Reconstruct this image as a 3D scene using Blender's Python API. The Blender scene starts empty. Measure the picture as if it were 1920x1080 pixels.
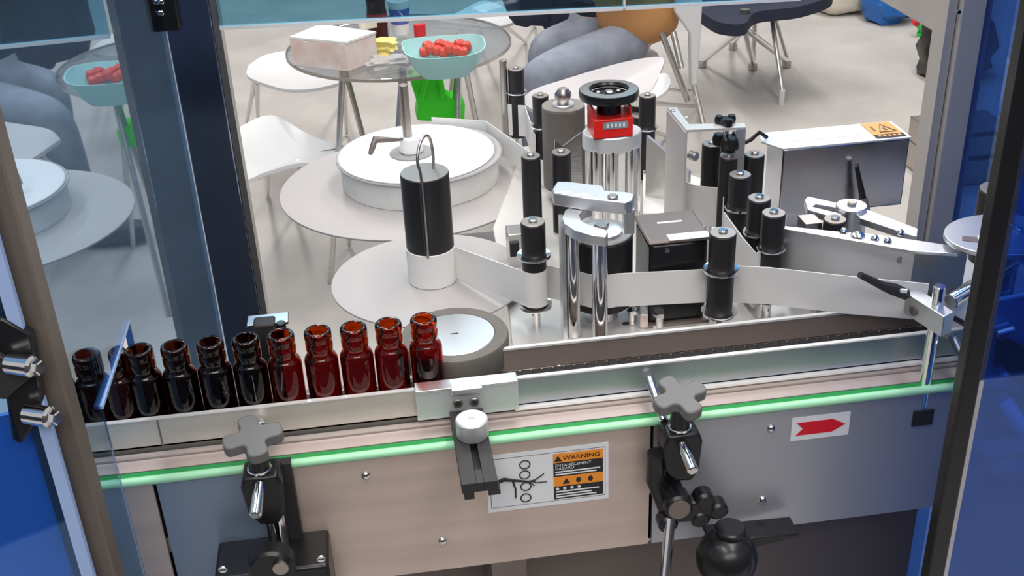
import bpy, bmesh, math, random
from mathutils import Vector, Matrix
random.seed(7)
SC = bpy.context.scene
COL = SC.collection
PI = math.pi

# ------------------------------------------------------------------ camera
F_PX = 2132.8
PIT, ROLL, YAW = (math.radians(a) for a in (28.405, -2.6, 6.823))
cp, sp, cy, sy = math.cos(PIT), math.sin(PIT), math.cos(YAW), math.sin(YAW)
FW = Vector((sy*cp, cy*cp, -sp)); RT = Vector((cy, -sy, 0)); UP = RT.cross(FW)
cr, sr = math.cos(ROLL), math.sin(ROLL)
RT, UP = RT*cr + UP*sr, UP*cr - RT*sr
CAM = Vector((0, 0, 1.75))
cd = bpy.data.cameras.new('camera'); cam = bpy.data.objects.new('camera', cd); COL.objects.link(cam)
cam.matrix_world = Matrix(((RT.x, UP.x, -FW.x, CAM.x), (RT.y, UP.y, -FW.y, CAM.y), (RT.z, UP.z, -FW.z, CAM.z), (0, 0, 0, 1)))
cd.sensor_width = 36; cd.lens = F_PX/1920*36; cd.clip_start = 0.02; cd.clip_end = 100
SC.camera = cam
def ray(x, y): return RT*(x-960) - UP*(y-540) + FW*F_PX
def PZ(x, y, z): d = ray(x, y); return CAM + d*((z-CAM.z)/d.z)
def PY(x, y, v): d = ray(x, y); return CAM + d*((v-CAM.y)/d.y)
def PX(x, y, v): d = ray(x, y); return CAM + d*((v-CAM.x)/d.x)

# ------------------------------------------------------------------ light
SC.view_settings.view_transform = 'Standard'; SC.view_settings.look = 'None'
SC.view_settings.exposure = 0.0; SC.view_settings.gamma = 1.0; SC.view_settings.use_curve_mapping = False
w = bpy.data.worlds.new('hall'); SC.world = w; w.use_nodes = True
w.node_tree.nodes['Background'].inputs[0].default_value = (0.97, 0.98, 1.0, 1)
w.node_tree.nodes['Background'].inputs[1].default_value = 0.5
def area(name, loc, size, power, col=(1, .97, .93), tgt=None):
    l = bpy.data.lights.new(name, 'AREA'); l.shape = 'RECTANGLE'; l.size, l.size_y = size; l.energy = power; l.color = col
    o = bpy.data.objects.new(name, l); COL.objects.link(o); o.location = loc
    if tgt is not None: o.rotation_euler = (Vector(tgt)-Vector(loc)).to_track_quat('-Z', 'Y').to_euler()
    return o
area('hall_lamp', (-0.7, 0.6, 4.6), (0.5, 3.2), 72)
area('hall_lamp', (1.3, 0.9, 4.6), (0.5, 3.2), 72)
area('hall_lamp', (0.3, -1.6, 3.4), (2.6, 0.7), 42, tgt=(0.2, 1.2, 1.0))  # added frontal fill behind the camera, not one of the ceiling lamps
area('hall_lamp', (-0.6, 5.2, 4.8), (0.5, 4.0), 120)
area('hall_lamp', (2.4, 5.2, 4.8), (0.5, 4.0), 120)

# ------------------------------------------------------------------ materials
M = {}
def mat(name, col, rough=.5, metal=0., noise=0., nscale=40., bump=0., bscale=200., stretch=None, spec=None, trans=0., ior=1.45, coat=0., col2=None):
    m = bpy.data.materials.new(name); m.use_nodes = True; nt = m.node_tree; b = nt.nodes['Principled BSDF']
    b.inputs['Base Color'].default_value = (*col, 1); b.inputs['Roughness'].default_value = rough; b.inputs['Metallic'].default_value = metal
    b.inputs['IOR'].default_value = ior; b.inputs['Transmission Weight'].default_value = trans; b.inputs['Coat Weight'].default_value = coat
    if spec is not None: b.inputs['Specular IOR Level'].default_value = spec
    tc = nt.nodes.new('ShaderNodeTexCoord'); mp = nt.nodes.new('ShaderNodeMapping'); nt.links.new(tc.outputs['Object'], mp.inputs[0])
    if stretch: mp.inputs['Scale'].default_value = stretch
    if noise or col2:
        n = nt.nodes.new('ShaderNodeTexNoise'); n.inputs['Scale'].default_value = nscale; n.inputs['Detail'].default_value = 5
        nt.links.new(mp.outputs[0], n.inputs['Vector'])
        r = nt.nodes.new('ShaderNodeValToRGB'); c2 = col2 or tuple(c*(1-noise) for c in col)
        r.color_ramp.elements[0].position = .35; r.color_ramp.elements[1].position = .65
        r.color_ramp.elements[0].color = (*c2, 1); r.color_ramp.elements[1].color = (*col, 1)
        nt.links.new(n.outputs['Fac'], r.inputs[0]); nt.links.new(r.outputs[0], b.inputs['Base Color'])
    if bump:
        n = nt.nodes.new('ShaderNodeTexNoise'); n.inputs['Scale'].default_value = bscale; n.inputs['Detail'].default_value = 4
        nt.links.new(mp.outputs[0], n.inputs['Vector'])
        bp = nt.nodes.new('ShaderNodeBump'); bp.inputs['Strength'].default_value = bump; bp.inputs['Distance'].default_value = .002
        nt.links.new(n.outputs['Fac'], bp.inputs['Height']); nt.links.new(bp.outputs[0], b.inputs['Normal'])
    M[name] = m; return m
mat('carpet', (.51, .48, .455), .95, noise=.16, nscale=3.2, bump=.5, bscale=260)
mat('steel', (.74, .72, .69), .30, 1., noise=.10, nscale=6, bump=.12, bscale=60, stretch=(1, 1, 14))
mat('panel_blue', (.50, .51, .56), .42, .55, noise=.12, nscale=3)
mat('panel_steel', (.72, .59, .52), .42, .5, noise=.12, nscale=3, bump=.08, bscale=60, stretch=(1, 1, 14))
mat('rail_blue', (.42, .43, .48), .36, .8, noise=.1, nscale=5)
mat('rail_steel', (.66, .59, .56), .45, .4, noise=.10, nscale=5, bump=.08, bscale=80, stretch=(1, 1, 12))
mat('post_steel', (.50, .46, .42), .34, 1., noise=.12, nscale=5, bump=.06, bscale=80, stretch=(12, 12, 1))
mat('box_steel', (.50, .49, .48), .28, 1., noise=.1, nscale=6, bump=.06, bscale=80, stretch=(1, 1, 12))
mat('plate_satin', (.66, .64, .62), .46, .45, noise=.08, nscale=8)
mat('dark_carpet', (.028, .034, .06), .9)
mat('post_brown', (.20, .165, .14), .5, .35, noise=.15, nscale=6)
mat('mirror_dark', (.42, .42, .44), .22, 1., noise=.1, nscale=3)
mat('rail_brown', (.42, .34, .30), .4, .5, noise=.15, nscale=6)
mat('bright_edge', (.88, .87, .86), .4, .3)  # paler than the rail bars, puts their lit top edges into colour
mat('panel_blue2', (.30, .38, .50), .42, .5, noise=.12, nscale=3)  # panel steel with a blue reflection put into its colour
mat('post_pale', (.56, .52, .48), .4, .2, noise=.12, nscale=5)
mat('mirror_blue', (.36, .45, .66), .2, 1., noise=.15, nscale=3)
mat('chrome', (.86, .85, .84), .10, 1.)
mat('aluminium', (.80, .81, .83), .38, 1., noise=.05, nscale=20)
mat('aluminium_matt', (.72, .73, .75), .5, .6)
mat('roller_black', (.018, .016, .018), .42, 0., bump=.05, bscale=300)
mat('cap_brown', (.36, .33, .31), .40, .7)
mat('rubber_grey', (.16, .145, .13), .55, 0., noise=.15, nscale=60)
mat('black_plastic', (.012, .012, .014), .28)
mat('black_matt', (.03, .028, .03), .55)
mat('knob_grey', (.15, .148, .15), .45)
mat('paper', (.80, .79, .78), .6)
mat('label_web', (.84, .82, .80), .5)
mat('disc_white', (.43, .405, .40), .42)
mat('lid_white', (.88, .87, .87), .25)
mat('clear_plastic', (.75, .74, .76), .12, trans=.55, ior=1.2)
mat('roll_side', (.74, .74, .72), .6, noise=.10, nscale=25)
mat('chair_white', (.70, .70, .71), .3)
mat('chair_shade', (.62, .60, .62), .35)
mat('green_strip', (.40, .80, .50), .35)
mat('green_dark', (.02, .30, .07), .4)
mat('pink_steel', (.78, .66, .62), .38, .65, noise=.06, nscale=30)
mat('red_plastic', (.80, .02, .015), .3)
mat('grey_window', (.25, .33, .36), .2)
mat('motor_brown', (.20, .165, .15), .38, .3)
mat('orange', (.95, .32, .03), .5)
mat('orange_box', (.85, .40, .12), .5)
mat('print_black', (.02, .02, .025), .5)
mat('print_white', (.8, .8, .8), .5)
mat('sticker', (.84, .86, .90), .4)
mat('red_print', (.75, .01, .03), .45)
mat('turquoise', (.36, .66, .66), .35)
mat('fruit_red', (.60, .06, .04), .35)
mat('tissue_box', (.80, .72, .68), .5, col2=(.72, .55, .50), nscale=14)
mat('yellow', (.85, .72, .25), .5)
mat('cola', (.05, .01, .01), .15)
mat('red', (.65, .02, .03), .4)
mat('blue_print', (.10, .14, .45), .4)
mat('green_bag', (.05, .80, .02), .45, bump=.6, bscale=30)
mat('jeans', (.30, .33, .40), .85, noise=.35, nscale=9, bump=.4, bscale=60)
mat('shirt', (.55, .27, .10), .7, noise=.3, nscale=7, bump=.5, bscale=14)
mat('jacket', (.02, .025, .05), .8)
mat('skin', (.60, .38, .28), .5)
mat('hair', (.02, .015, .012), .5)
mat('shoe', (.05, .05, .06), .5)
mat('blue_bag', (.02, .13, .42), .4, bump=.8, bscale=16)
mat('cream', (.78, .72, .58), .6, noise=.1, nscale=20)
mat('black_bag', (.025, .02, .018), .25, bump=1., bscale=22)
mat('green', (.02, .55, .08), .4)
mat('wall_grey', (.30, .28, .27), .8)
mat('wall_dark', (.10, .09, .09), .8)
mat('wall_blue', (.02, .16, .55), .6)
mat('blue_bright', (.20, .42, .80), .4, noise=.25, nscale=4)
mat('blue_panel', (.06, .16, .45), .35)
mat('blue_panel_pale', (.38, .52, .85), .35)

def amber(name, c):
    m = bpy.data.materials.new(name); m.use_nodes = True; b = m.node_tree.nodes['Principled BSDF']
    b.inputs['Base Color'].default_value = (*c, 1); b.inputs['Roughness'].default_value = .03
    b.inputs['Transmission Weight'].default_value = 1; b.inputs['IOR'].default_value = 1.48
    M[name] = m
amber('amber_glass', (.38, .028, .002)); amber('amber_dark', (.10, .012, .004))  # second amber has the dark background put into the glass colour
def pane_mat(name, tint, refl, f0=.12, glc=(1, 1, 1)):
    m = bpy.data.materials.new(name); m.use_nodes = True; nt = m.node_tree
    for n in list(nt.nodes):
        if n.type != 'OUTPUT_MATERIAL': nt.nodes.remove(n)
    out = nt.nodes['Material Output']
    t = nt.nodes.new('ShaderNodeBsdfTransparent'); t.inputs[0].default_value = (*tint, 1)
    g = nt.nodes.new('ShaderNodeBsdfGlossy'); g.inputs['Roughness'].default_value = .015; g.inputs[0].default_value = (*glc, 1)
    fr = nt.nodes.new('ShaderNodeLayerWeight'); fr.inputs[0].default_value = .35
    ma = nt.nodes.new('ShaderNodeMath'); ma.operation = 'MULTIPLY_ADD'; ma.use_clamp = True
    ma.inputs[1].default_value = refl; ma.inputs[2].default_value = f0
    nt.links.new(fr.outputs['Fresnel'], ma.inputs[0])
    mx = nt.nodes.new('ShaderNodeMixShader'); nt.links.new(ma.outputs[0], mx.inputs[0])
    nt.links.new(t.outputs[0], mx.inputs[1]); nt.links.new(g.outputs[0], mx.inputs[2]); nt.links.new(mx.outputs[0], out.inputs[0])
    M[name] = m
pane_mat('side_glass', (.70, .85, 1.0), .5, .38, (.76, .90, 1.0))
pane_mat('rear_glass', (.50, .76, .88), .4, .10)
pane_mat('door_glass', (.24, .44, .80), .5, .10, (.5, .7, 1))
pane_mat('left_door_glass', (.62, .80, 1.0), .3, .06, (.5, .7, 1))
pane_mat('glass_edge', (.55, .7, .95), .3, .45)
pane_mat('table_glass', (.82, .85, .87), .5, .12)

# ------------------------------------------------------------------ mesh helpers (all in world coordinates)
def add_box(bm, c, s, rz=0., mtx=None):
    r = bmesh.ops.create_cube(bm, size=1)
    m = Matrix.Translation(Vector(c)) @ (mtx if mtx is not None else Matrix.Rotation(rz, 4, 'Z')) @ Matrix.Diagonal((*s, 1))
    bmesh.ops.transform(bm, matrix=m, verts=r['verts']); return r['verts']
def box(c, s, rz=0., mtx=None):
    bm = bmesh.new(); add_box(bm, c, s, rz, mtx); return bm
def bb(x0, x1, y0, y1, z0, z1): return box(((x0+x1)/2, (y0+y1)/2, (z0+z1)/2), (abs(x1-x0), abs(y1-y0), abs(z1-z0)))
def add_lathe(bm, prof, c=(0, 0, 0), seg=32, mtx=None):
    c = Vector(c); rings = []
    for r, z in prof:
        if r < 1e-6:
            v = Vector((0, 0, z)); v = (mtx @ v if mtx is not None else v) + c
            rings.append([bm.verts.new(v)])
        else:
            ring = []
            for k in range(seg):
                a = 2*PI*k/seg; v = Vector((r*math.cos(a), r*math.sin(a), z)); v = (mtx @ v if mtx is not None else v) + c
                ring.append(bm.verts.new(v))
            rings.append(ring)
    for a, b in zip(rings, rings[1:]):
        if len(a) == 1 and len(b) == 1: continue
        for k in range(seg):
            k2 = (k+1) % seg
            if len(a) == 1: bm.faces.new((a[0], b[k2], b[k])) if False else bm.faces.new((a[0], b[k], b[k2]))
            elif len(b) == 1: bm.faces.new((a[k], a[k2], b[0]))
            else: bm.faces.new((a[k], a[k2], b[k2], b[k]))
    return bm
def lathe(prof, c=(0, 0, 0), seg=32, mtx=None):
    bm = bmesh.new(); add_lathe(bm, prof, c, seg, mtx); bmesh.ops.recalc_face_normals(bm, faces=bm.faces); return bm
def cyl(c, r, z0, z1, bev=.0, seg=32, r2=None):
    r2 = r if r2 is None else r2
    if bev: pr = [(0, z0), (r-bev, z0), (r, z0+bev), (r2, z1-bev), (r2-bev, z1), (0, z1)]
    else: pr = [(0, z0), (r, z0), (r2, z1), (0, z1)]
    return lathe(pr, (c[0], c[1], 0), seg)
def ring(c, ri, ro, z0, z1, seg=40):
    return lathe([(ri, z0), (ro, z0), (ro, z1), (ri, z1), (ri, z0)], (c[0], c[1], 0), seg)
def add_prism(bm, pts, z0, z1):
    lo = [bm.verts.new((p[0], p[1], z0)) for p in pts]; hi = [bm.verts.new((p[0], p[1], z1)) for p in pts]
    n = len(pts); bm.faces.new(lo[::-1]); bm.faces.new(hi)
    for k in range(n): bm.faces.new((lo[k], lo[(k+1) % n], hi[(k+1) % n], hi[k]))
def prism(pts, z0, z1):
    bm = bmesh.new(); add_prism(bm, pts, z0, z1); bmesh.ops.recalc_face_normals(bm, faces=bm.faces); return bm
def rod_m(a, b):
    a, b = Vector(a), Vector(b); d = b-a
    return d.to_track_quat('Z', 'Y').to_matrix().to_4x4(), d.length
def add_rod(bm, a, b, r, seg=14, bev=.0, r2=None):
    q, L = rod_m(a, b); r2 = r if r2 is None else r2
    pr = [(0, 0), (r-bev, 0), (r, bev), (r2, L-bev), (r2-bev, L), (0, L)] if bev else [(0, 0), (r, 0), (r2, L), (0, L)]
    add_lathe(bm, pr, a, seg, q.to_3x3())
def rod(a, b, r, seg=14, bev=0., r2=None):
    bm = bmesh.new(); add_rod(bm, a, b, r, seg, bev, r2); bmesh.ops.recalc_face_normals(bm, faces=bm.faces); return bm
def tube(pts, r, seg=10, closed=False):
    bm = bmesh.new(); P = [Vector(p) for p in pts]; n = len(P); rings = []; prev = None
    for i in range(n):
        t = (P[(i+1) % n]-P[i-1]) if closed else (P[min(i+1, n-1)]-P[max(i-1, 0)])
        t.normalize()
        if prev is None: u = t.orthogonal().normalized()
        else: u = (prev - t*prev.dot(t)).normalized()
        prev = u; v = t.cross(u); rr = r[i] if isinstance(r, (list, tuple)) else r
        rings.append([bm.verts.new(P[i]+u*math.cos(2*PI*k/seg)*rr+v*math.sin(2*PI*k/seg)*rr) for k in range(seg)])
    for i in range(n if closed else n-1):
        a, b = rings[i], rings[(i+1) % n]
        for k in range(seg): bm.faces.new((a[k], a[(k+1) % seg], b[(k+1) % seg], b[k]))
    if not closed: bm.faces.new(rings[0][::-1]); bm.faces.new(rings[-1])
    bmesh.ops.recalc_face_normals(bm, faces=bm.faces); return bm
def smooth_path(pts, n=8):
    P = [Vector(p) for p in pts]; out = []
    for i in range(len(P)-1):
        p0, p1, p2, p3 = P[max(i-1, 0)], P[i], P[i+1], P[min(i+2, len(P)-1)]
        for k in range(n):
            t = k/n; out.append(.5*((2*p1)+(p2-p0)*t+(2*p0-5*p1+4*p2-p3)*t*t+(3*p1-p0-3*p2+p3)*t**3))
    out.append(P[-1]); return out
def ribbon(path, z0, z1, th=.0006):
    """vertical web along an xy path; z0/z1 numbers or per-point lists"""
    bm = bmesh.new(); n = len(path); L = []; 
    for i in range(n):
        p = Vector(path[i][:2]); a = Vector(path[max(i-1, 0)][:2]); b = Vector(path[min(i+1, n-1)][:2])
        t = (b-a).normalized(); nn = Vector((-t.y, t.x))*th
        zl = z0[i] if isinstance(z0, list) else z0; zh = z1[i] if isinstance(z1, list) else z1
        L.append([bm.verts.new((p.x+nn.x, p.y+nn.y, zl)), bm.verts.new((p.x+nn.x, p.y+nn.y, zh)), bm.verts.new((p.x-nn.x, p.y-nn.y, zh)), bm.verts.new((p.x-nn.x, p.y-nn.y, zl))])
    for a, b in zip(L, L[1:]):
        for k in range(4): bm.faces.new((a[k], a[(k+1) % 4], b[(k+1) % 4], b[k]))
    bm.faces.new(L[0][::-1]); bm.faces.new(L[-1]); bmesh.ops.recalc_face_normals(bm, faces=bm.faces); return bm
def arc(c, r, a0, a1, n=10):
    return [(c[0]+r*math.cos(math.radians(a0+(a1-a0)*k/n)), c[1]+r*math.sin(math.radians(a0+(a1-a0)*k/n))) for k in range(n+1)]
def ellipse(c, a, b, rot=0., n=40):
    cs, sn = math.cos(rot), math.sin(rot)
    return [(c[0]+a*math.cos(2*PI*k/n)*cs-b*math.sin(2*PI*k/n)*sn, c[1]+a*math.cos(2*PI*k/n)*sn+b*math.sin(2*PI*k/n)*cs) for k in range(n)]

# ------------------------------------------------------------------ object helpers
def thing(name, label, cat, loc, group=None, kind=None):
    o = bpy.data.objects.new(name, None); o.empty_display_size = .02; COL.objects.link(o); o.location = loc
    o['label'] = label; o['category'] = cat
    if group: o['group'] = group
    if kind: o['kind'] = kind
    o['_org'] = [float(v) for v in loc]
    return o
def obj(name, bm, m, parent=None, label=None, smooth=True, bevel=0., kind=None, org=None):
    me = bpy.data.meshes.new(name)
    if parent is not None: off = Vector(parent['_org'][:])
    else: off = Vector(org) if org is not None else Vector((0, 0, 0))
    bmesh.ops.translate(bm, vec=-off, verts=bm.verts)
    bm.to_mesh(me); bm.free(); me.materials.append(M[m])
    o = bpy.data.objects.new(name, me); COL.objects.link(o); o['_org'] = [off.x, off.y, off.z]
    if smooth:
        for p in me.polygons: p.use_smooth = True
        if hasattr(me, 'set_sharp_from_angle'): me.set_sharp_from_angle(angle=math.radians(38))
    if parent is not None: o.parent = parent
    else: o.location = off
    if label: o['label'] = label
    if kind: o['kind'] = kind
    if bevel:
        md = o.modifiers.new('bevel', 'BEVEL'); md.width = bevel; md.segments = 2; md.limit_method = 'ANGLE'; md.angle_limit = math.radians(40)
    return o
def tag(o, label, cat, group=None, kind=None):
    o['label'] = label; o['category'] = cat
    if group: o['group'] = group
    if kind: o['kind'] = kind
    return o
def struct(name, bm, m, label=None, **k):
    o = obj(name, bm, m, None, label, **k); o['kind'] = 'structure'; return o
def copy_tree(o, parent=None):
    c = o.copy(); COL.objects.link(c)
    if parent is not None: c.parent = parent
    for ch in list(o.children): copy_tree(ch, c)
    return c
def text(name, s, size, loc, rot, m, parent, align='LEFT', sx=1.0, bold=0.):
    cu = bpy.data.curves.new(name, 'FONT'); cu.body = s; cu.size = size; cu.align_x = align; cu.align_y = 'CENTER'; cu.extrude = .00005; cu.offset = bold
    cu.materials.append(M[m]); o = bpy.data.objects.new(name, cu); COL.objects.link(o); bpy.context.view_layer.update()
    me = bpy.data.meshes.new_from_object(o.evaluated_get(bpy.context.evaluated_depsgraph_get())); bpy.data.objects.remove(o); me.materials.clear(); me.materials.append(M[m]); o = bpy.data.objects.new(name, me); COL.objects.link(o)
    o.parent = parent; o.location = Vector(loc)-Vector(parent['_org'][:]); o.rotation_euler = rot; o.scale = (sx, 1, 1); o['_org'] = [float(v) for v in loc]
    return o

# ================================================================== SETTING
struct('floor', bb(-9, 11, -3, 14, -.05, 0), 'carpet', 'pale grey beige carpet floor of the exhibition hall', smooth=False)
struct('floor_front', bb(-9, 11, -2.98, -.75, 0, .004), 'dark_carpet', 'dark booth carpet on the near side of the machine', smooth=False)  # unseen, added so that steel facing the viewer reflects something dark
struct('wall_back', bb(-9, 11, 13.9, 14, 0, 3.2), 'wall_grey', smooth=False)
struct('wall_left', bb(-9, -8.9, -3, 14, 0, 3.2), 'wall_blue', smooth=False)
struct('wall_right', bb(10.9, 11, -3, 14, 0, 3.2), 'wall_grey', smooth=False)
struct('wall_front', bb(-9, 11, -3.1, -3, 0, 3.2), 'wall_dark', smooth=False)

# ================================================================== GUARD FRAME
XL, YF, YR = -.270, .84, 1.58
rl = PY(388, 0, YR); rl2 = PY(407, 60, YR)
ZTOP = 2.0
gf = thing('guard_frame', 'brushed steel post frame of the glazed machine guard around the labelling line', 'machine frame', (XL, YR, 0))
# front left post
obj('post', bb(XL-.036, XL, YF-.024, YF+.004, 0, ZTOP), 'post_brown', gf, 'brown grey steel post at the front left', bevel=.002)
obj('post', bb(XL+.002, rl.x+.001, YR, YR+.045, 0, ZTOP), 'mirror_blue', gf, 'dark mirror like steel post at the rear left', bevel=.002)
obj('post_trim', bb(rl.x+.0015, rl.x+.011, YR+.005, YR+.04, 0, ZTOP), 'steel', gf, 'thin pale steel strip along the rear left post')
# right rear post
a = PY(1865, 0, YR); XR = a.x
obj('post', bb(XR-.050, XR, YR, YR+.05, 0, ZTOP), 'post_pale', gf, 'pale steel post at the rear right', bevel=.003)
obj('post_trim', bb(XR-.066, XR-.052, YR+.010, YR+.05, 0, ZTOP), 'post_pale', gf)
p = PY(1783, 68, YR+.02)
obj('crossbar', bb(XR-.064, XR-.02, YR+.02, YR+.95, p.z, p.z+.062), 'post_pale', gf, 'steel crossbar running back from the rear right post', bevel=.002)
obj('screw', rod(PY(1797, 22, YR-.001), PY(1797, 22, YR-.001)+Vector((0, -.003, 0)), .003), 'chrome', gf)
# side glass with the conveyor notch (plane x = XL)
NF, NR, NZ = .914, 1.070, 1.172
def side_pane():
    bm = bmesh.new(); t = .0012
    prof = [(YF, .1), (NF, .1), (NF, NZ), (NR, NZ), (NR, .1), (YR, .1), (YR, ZTOP), (YF, ZTOP)]
    K_ = lambda y: XL-.004+(y-.99)*.009
    A = [bm.verts.new((K_(y)-t/2, y, z)) for y, z in prof]; B = [bm.verts.new((K_(y)+t/2, y, z)) for y, z in prof]
    # quads split to stay planar & convex
    for V in (A, B):
        bm.faces.new((V[0], V[1], V[2], V[7])); bm.faces.new((V[2], V[3], V[6], V[7])); bm.faces.new((V[3], V[4], V[5], V[6]))
    for k in range(8): bm.faces.new((A[k], A[(k+1) % 8], B[(k+1) % 8], B[k]))
    bmesh.ops.recalc_face_normals(bm, faces=bm.faces); return bm
sg = obj('side_pane', side_pane(), 'side_glass', gf, 'blue tinted reflective glass side pane notched over the conveyor', smooth=False)
ew = .0035
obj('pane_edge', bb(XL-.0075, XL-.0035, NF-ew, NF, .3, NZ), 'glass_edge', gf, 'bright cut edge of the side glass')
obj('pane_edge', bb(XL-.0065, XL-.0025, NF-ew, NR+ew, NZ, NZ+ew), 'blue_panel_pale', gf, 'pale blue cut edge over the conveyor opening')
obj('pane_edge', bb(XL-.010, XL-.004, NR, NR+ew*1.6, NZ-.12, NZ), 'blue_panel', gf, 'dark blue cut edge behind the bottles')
# rear upper pane (lower edge visible along the top of the photo)
e0 = PY(412, 52, YR-.01); e1 = PY(1168, 15, YR-.01); e2 = PY(1500, -3, YR-.01)
def slab(q, y0, y1):
    bm = bmesh.new(); A = [bm.verts.new((x, y0, z)) for x, z in q]; B = [bm.verts.new((x, y1, z)) for x, z in q]
    bm.faces.new(A); bm.faces.new(B[::-1])
    for k in range(len(q)): bm.faces.new((A[k], A[(k+1) % len(q)], B[(k+1) % len(q)], B[k]))
    bmesh.ops.recalc_face_normals(bm, faces=bm.faces); return bm
rp = thing('rear_door', 'pale blue glass rear pane, left of its two, with bright lower edge', 'glass door', (e0.x, YR, e0.z), 'rear guard glass panes')
obj('pane', slab([(e0.x, e0.z), (e1.x, e1.z), (e1.x, 1.52), (e0.x, 1.52)], YR-.012, YR-.007), 'rear_glass', rp, smooth=False)
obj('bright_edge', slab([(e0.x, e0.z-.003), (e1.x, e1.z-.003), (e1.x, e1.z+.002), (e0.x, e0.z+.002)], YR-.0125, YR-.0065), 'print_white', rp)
rp = thing('rear_door', 'narrower pale blue glass rear pane right of the seam above the person', 'glass door', (e1.x, YR, e1.z), 'rear guard glass panes')
obj('pane', slab([(e1.x+.003, e1.z), (e2.x, e2.z), (e2.x, 1.52), (e1.x+.003, 1.52)], YR-.012, YR-.007), 'rear_glass', rp, smooth=False)
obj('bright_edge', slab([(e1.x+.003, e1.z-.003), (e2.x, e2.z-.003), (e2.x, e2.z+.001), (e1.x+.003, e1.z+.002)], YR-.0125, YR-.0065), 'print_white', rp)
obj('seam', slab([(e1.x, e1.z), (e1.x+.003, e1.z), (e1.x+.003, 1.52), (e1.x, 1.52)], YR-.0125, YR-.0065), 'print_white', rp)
# hinge on the rear left post
h = PY(308, 20, YR-.006)
hg = obj('hinge', box((h.x, YR-.006, h.z+.03), (.036, .011, .115)), 'black_plastic', gf, 'black hinge plate on the rear left post', bevel=.003)
for dx, py in ((0, 3), (0, 24)):
    q = PY(303, py, YR-.012); obj('bolt', rod(q, q+Vector((0, -.004, 0)), .0035, bev=.001), 'chrome', hg)
# hinge with silver bolts on the front left post
hy = YF-.03
fh = thing('door_hinge', 'black plate hinge with two silver cap bolts at the front left post', 'hinge', tuple(PY(60, 720, hy)))
hp = [PY(x, y, hy-.004) for x, y in ((8, 590), (62, 622), (70, 668), (84, 742), (62, 800), (42, 826), (26, 818), (14, 740), (-15, 735), (-30, 600))]
obj('hinge_plate', slab([(q.x, q.z) for q in hp], hy-.010, hy+.002), 'black_plastic', fh, bevel=.002)
hp2 = [PY(x, y, hy-.012) for x, y in ((-10, 655), (62, 700), (14, 744), (-30, 742))]
obj('hinge_leaf', slab([(q.x, q.z) for q in hp2], hy-.016, hy-.010), 'black_matt', fh, bevel=.001)
for bx, by in ((42, 683), (75, 777)):
    q = PY(bx, by, hy-.02)
    bt = obj('bolt', rod(q+Vector((-.012, .004, 0)), q+Vector((.010, -.006, 0)), .0085, 20, .002), 'chrome', fh)
    obj('bolt_head', rod(q+Vector((.008, -.005, 0)), q+Vector((.016, -.009, .0)), .006, 6, .001), 'chrome', bt)
# opened left front door
dl = PY(78, 790, YF-.03)
ld = thing('front_door', 'deep blue glass door swung open at the lower left of the photo', 'glass door', (dl.x, YF-.04, .1))
x1, y1 = dl.x, YF-.03
obj('pane', prism([(x1, y1), (x1-.42, y1-.10), (x1-.42, y1-.106), (x1, y1-.006)], .12, 1.80), 'left_door_glass', ld, smooth=False)
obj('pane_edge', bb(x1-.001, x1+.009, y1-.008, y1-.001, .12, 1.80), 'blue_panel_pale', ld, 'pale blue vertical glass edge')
obj('lower_panel', prism([(x1-.004, y1+.02), (x1-.44, y1-.08), (x1-.44, y1-.075), (x1-.004, y1+.025)], .12, PY(60, 790, YF-.03).z), 'blue_bright', ld, 'deep blue backing panel')  # added panel, its blue stands in for what the glass reflects
# right front door: dark vertical stile and blue glass
d0 = PY(1905, 270, YF); d1 = PY(1820, 690, YF); xs = (d0.x+d1.x)/2
rd = thing('front_door', 'dark blue glass front door with black stile on the right of the photo', 'glass door', (xs, YF, .1))
obj('stile', bb(xs-.014, xs+.004, YF-.01, YF+.006, .12, ZTOP), 'black_plastic', rd, 'black vertical door stile', bevel=.002)
obj('pane', bb(xs+.006, xs+.50, YF-.006, YF-.001, .12, ZTOP), 'door_glass', rd, smooth=False)
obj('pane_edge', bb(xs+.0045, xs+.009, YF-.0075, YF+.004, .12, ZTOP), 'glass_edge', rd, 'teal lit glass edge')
# right side pane
obj('side_pane', bb(XR-.012, XR-.007, .95, YR, .1, ZTOP), 'door_glass', gf, 'deep blue glass pane right of the rear right post', smooth=False)
obj('pane_trim', box((XR-.01, 1.30, 1.35), (.014, .012, 1.3)), 'blue_panel_pale', gf, 'teal edge strip in the right side glass')

# ================================================================== CONVEYOR
X0, X1 = -.75, 1.05
YG = .985; ZF = 1.035; ZB = .862; ZBELT = 1.055
cv = thing('conveyor', 'long steel bottle conveyor with green wear strip crossing the photo', 'conveyor', (0, 1.03, 0))
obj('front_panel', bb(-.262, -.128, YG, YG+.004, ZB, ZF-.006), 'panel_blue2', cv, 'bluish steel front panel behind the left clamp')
obj('front_panel', bb(-.126, .262, YG, YG+.004, ZB, ZF-.006), 'panel_steel', cv, 'brushed steel front panel with the warning sticker')
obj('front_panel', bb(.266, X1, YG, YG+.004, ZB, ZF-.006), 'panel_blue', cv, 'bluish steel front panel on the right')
obj('front_panel', bb(X0, -.266, YG, YG+.004, ZB, ZF-.006), 'panel_steel', cv)
obj('rear_panel', bb(X0, X1, 1.085, 1.089, ZB, 1.05), 'panel_steel', cv)
obj('bottom_plate', bb(X0, X1, YG+.004, 1.085, ZB, ZB+.004), 'box_steel', cv)
obj('wear_strip', rod((X0, YG-.001, ZF-.002), (X1, YG-.001, ZF-.002), .0048, 12), 'green_strip', cv, 'bright mint green round wear strip')
obj('wear_strip_back', bb(X0, X1, YG+.001, YG+.010, ZF-.006, ZF+.001), 'green_dark', cv, 'dark green backing of the wear strip')
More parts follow.
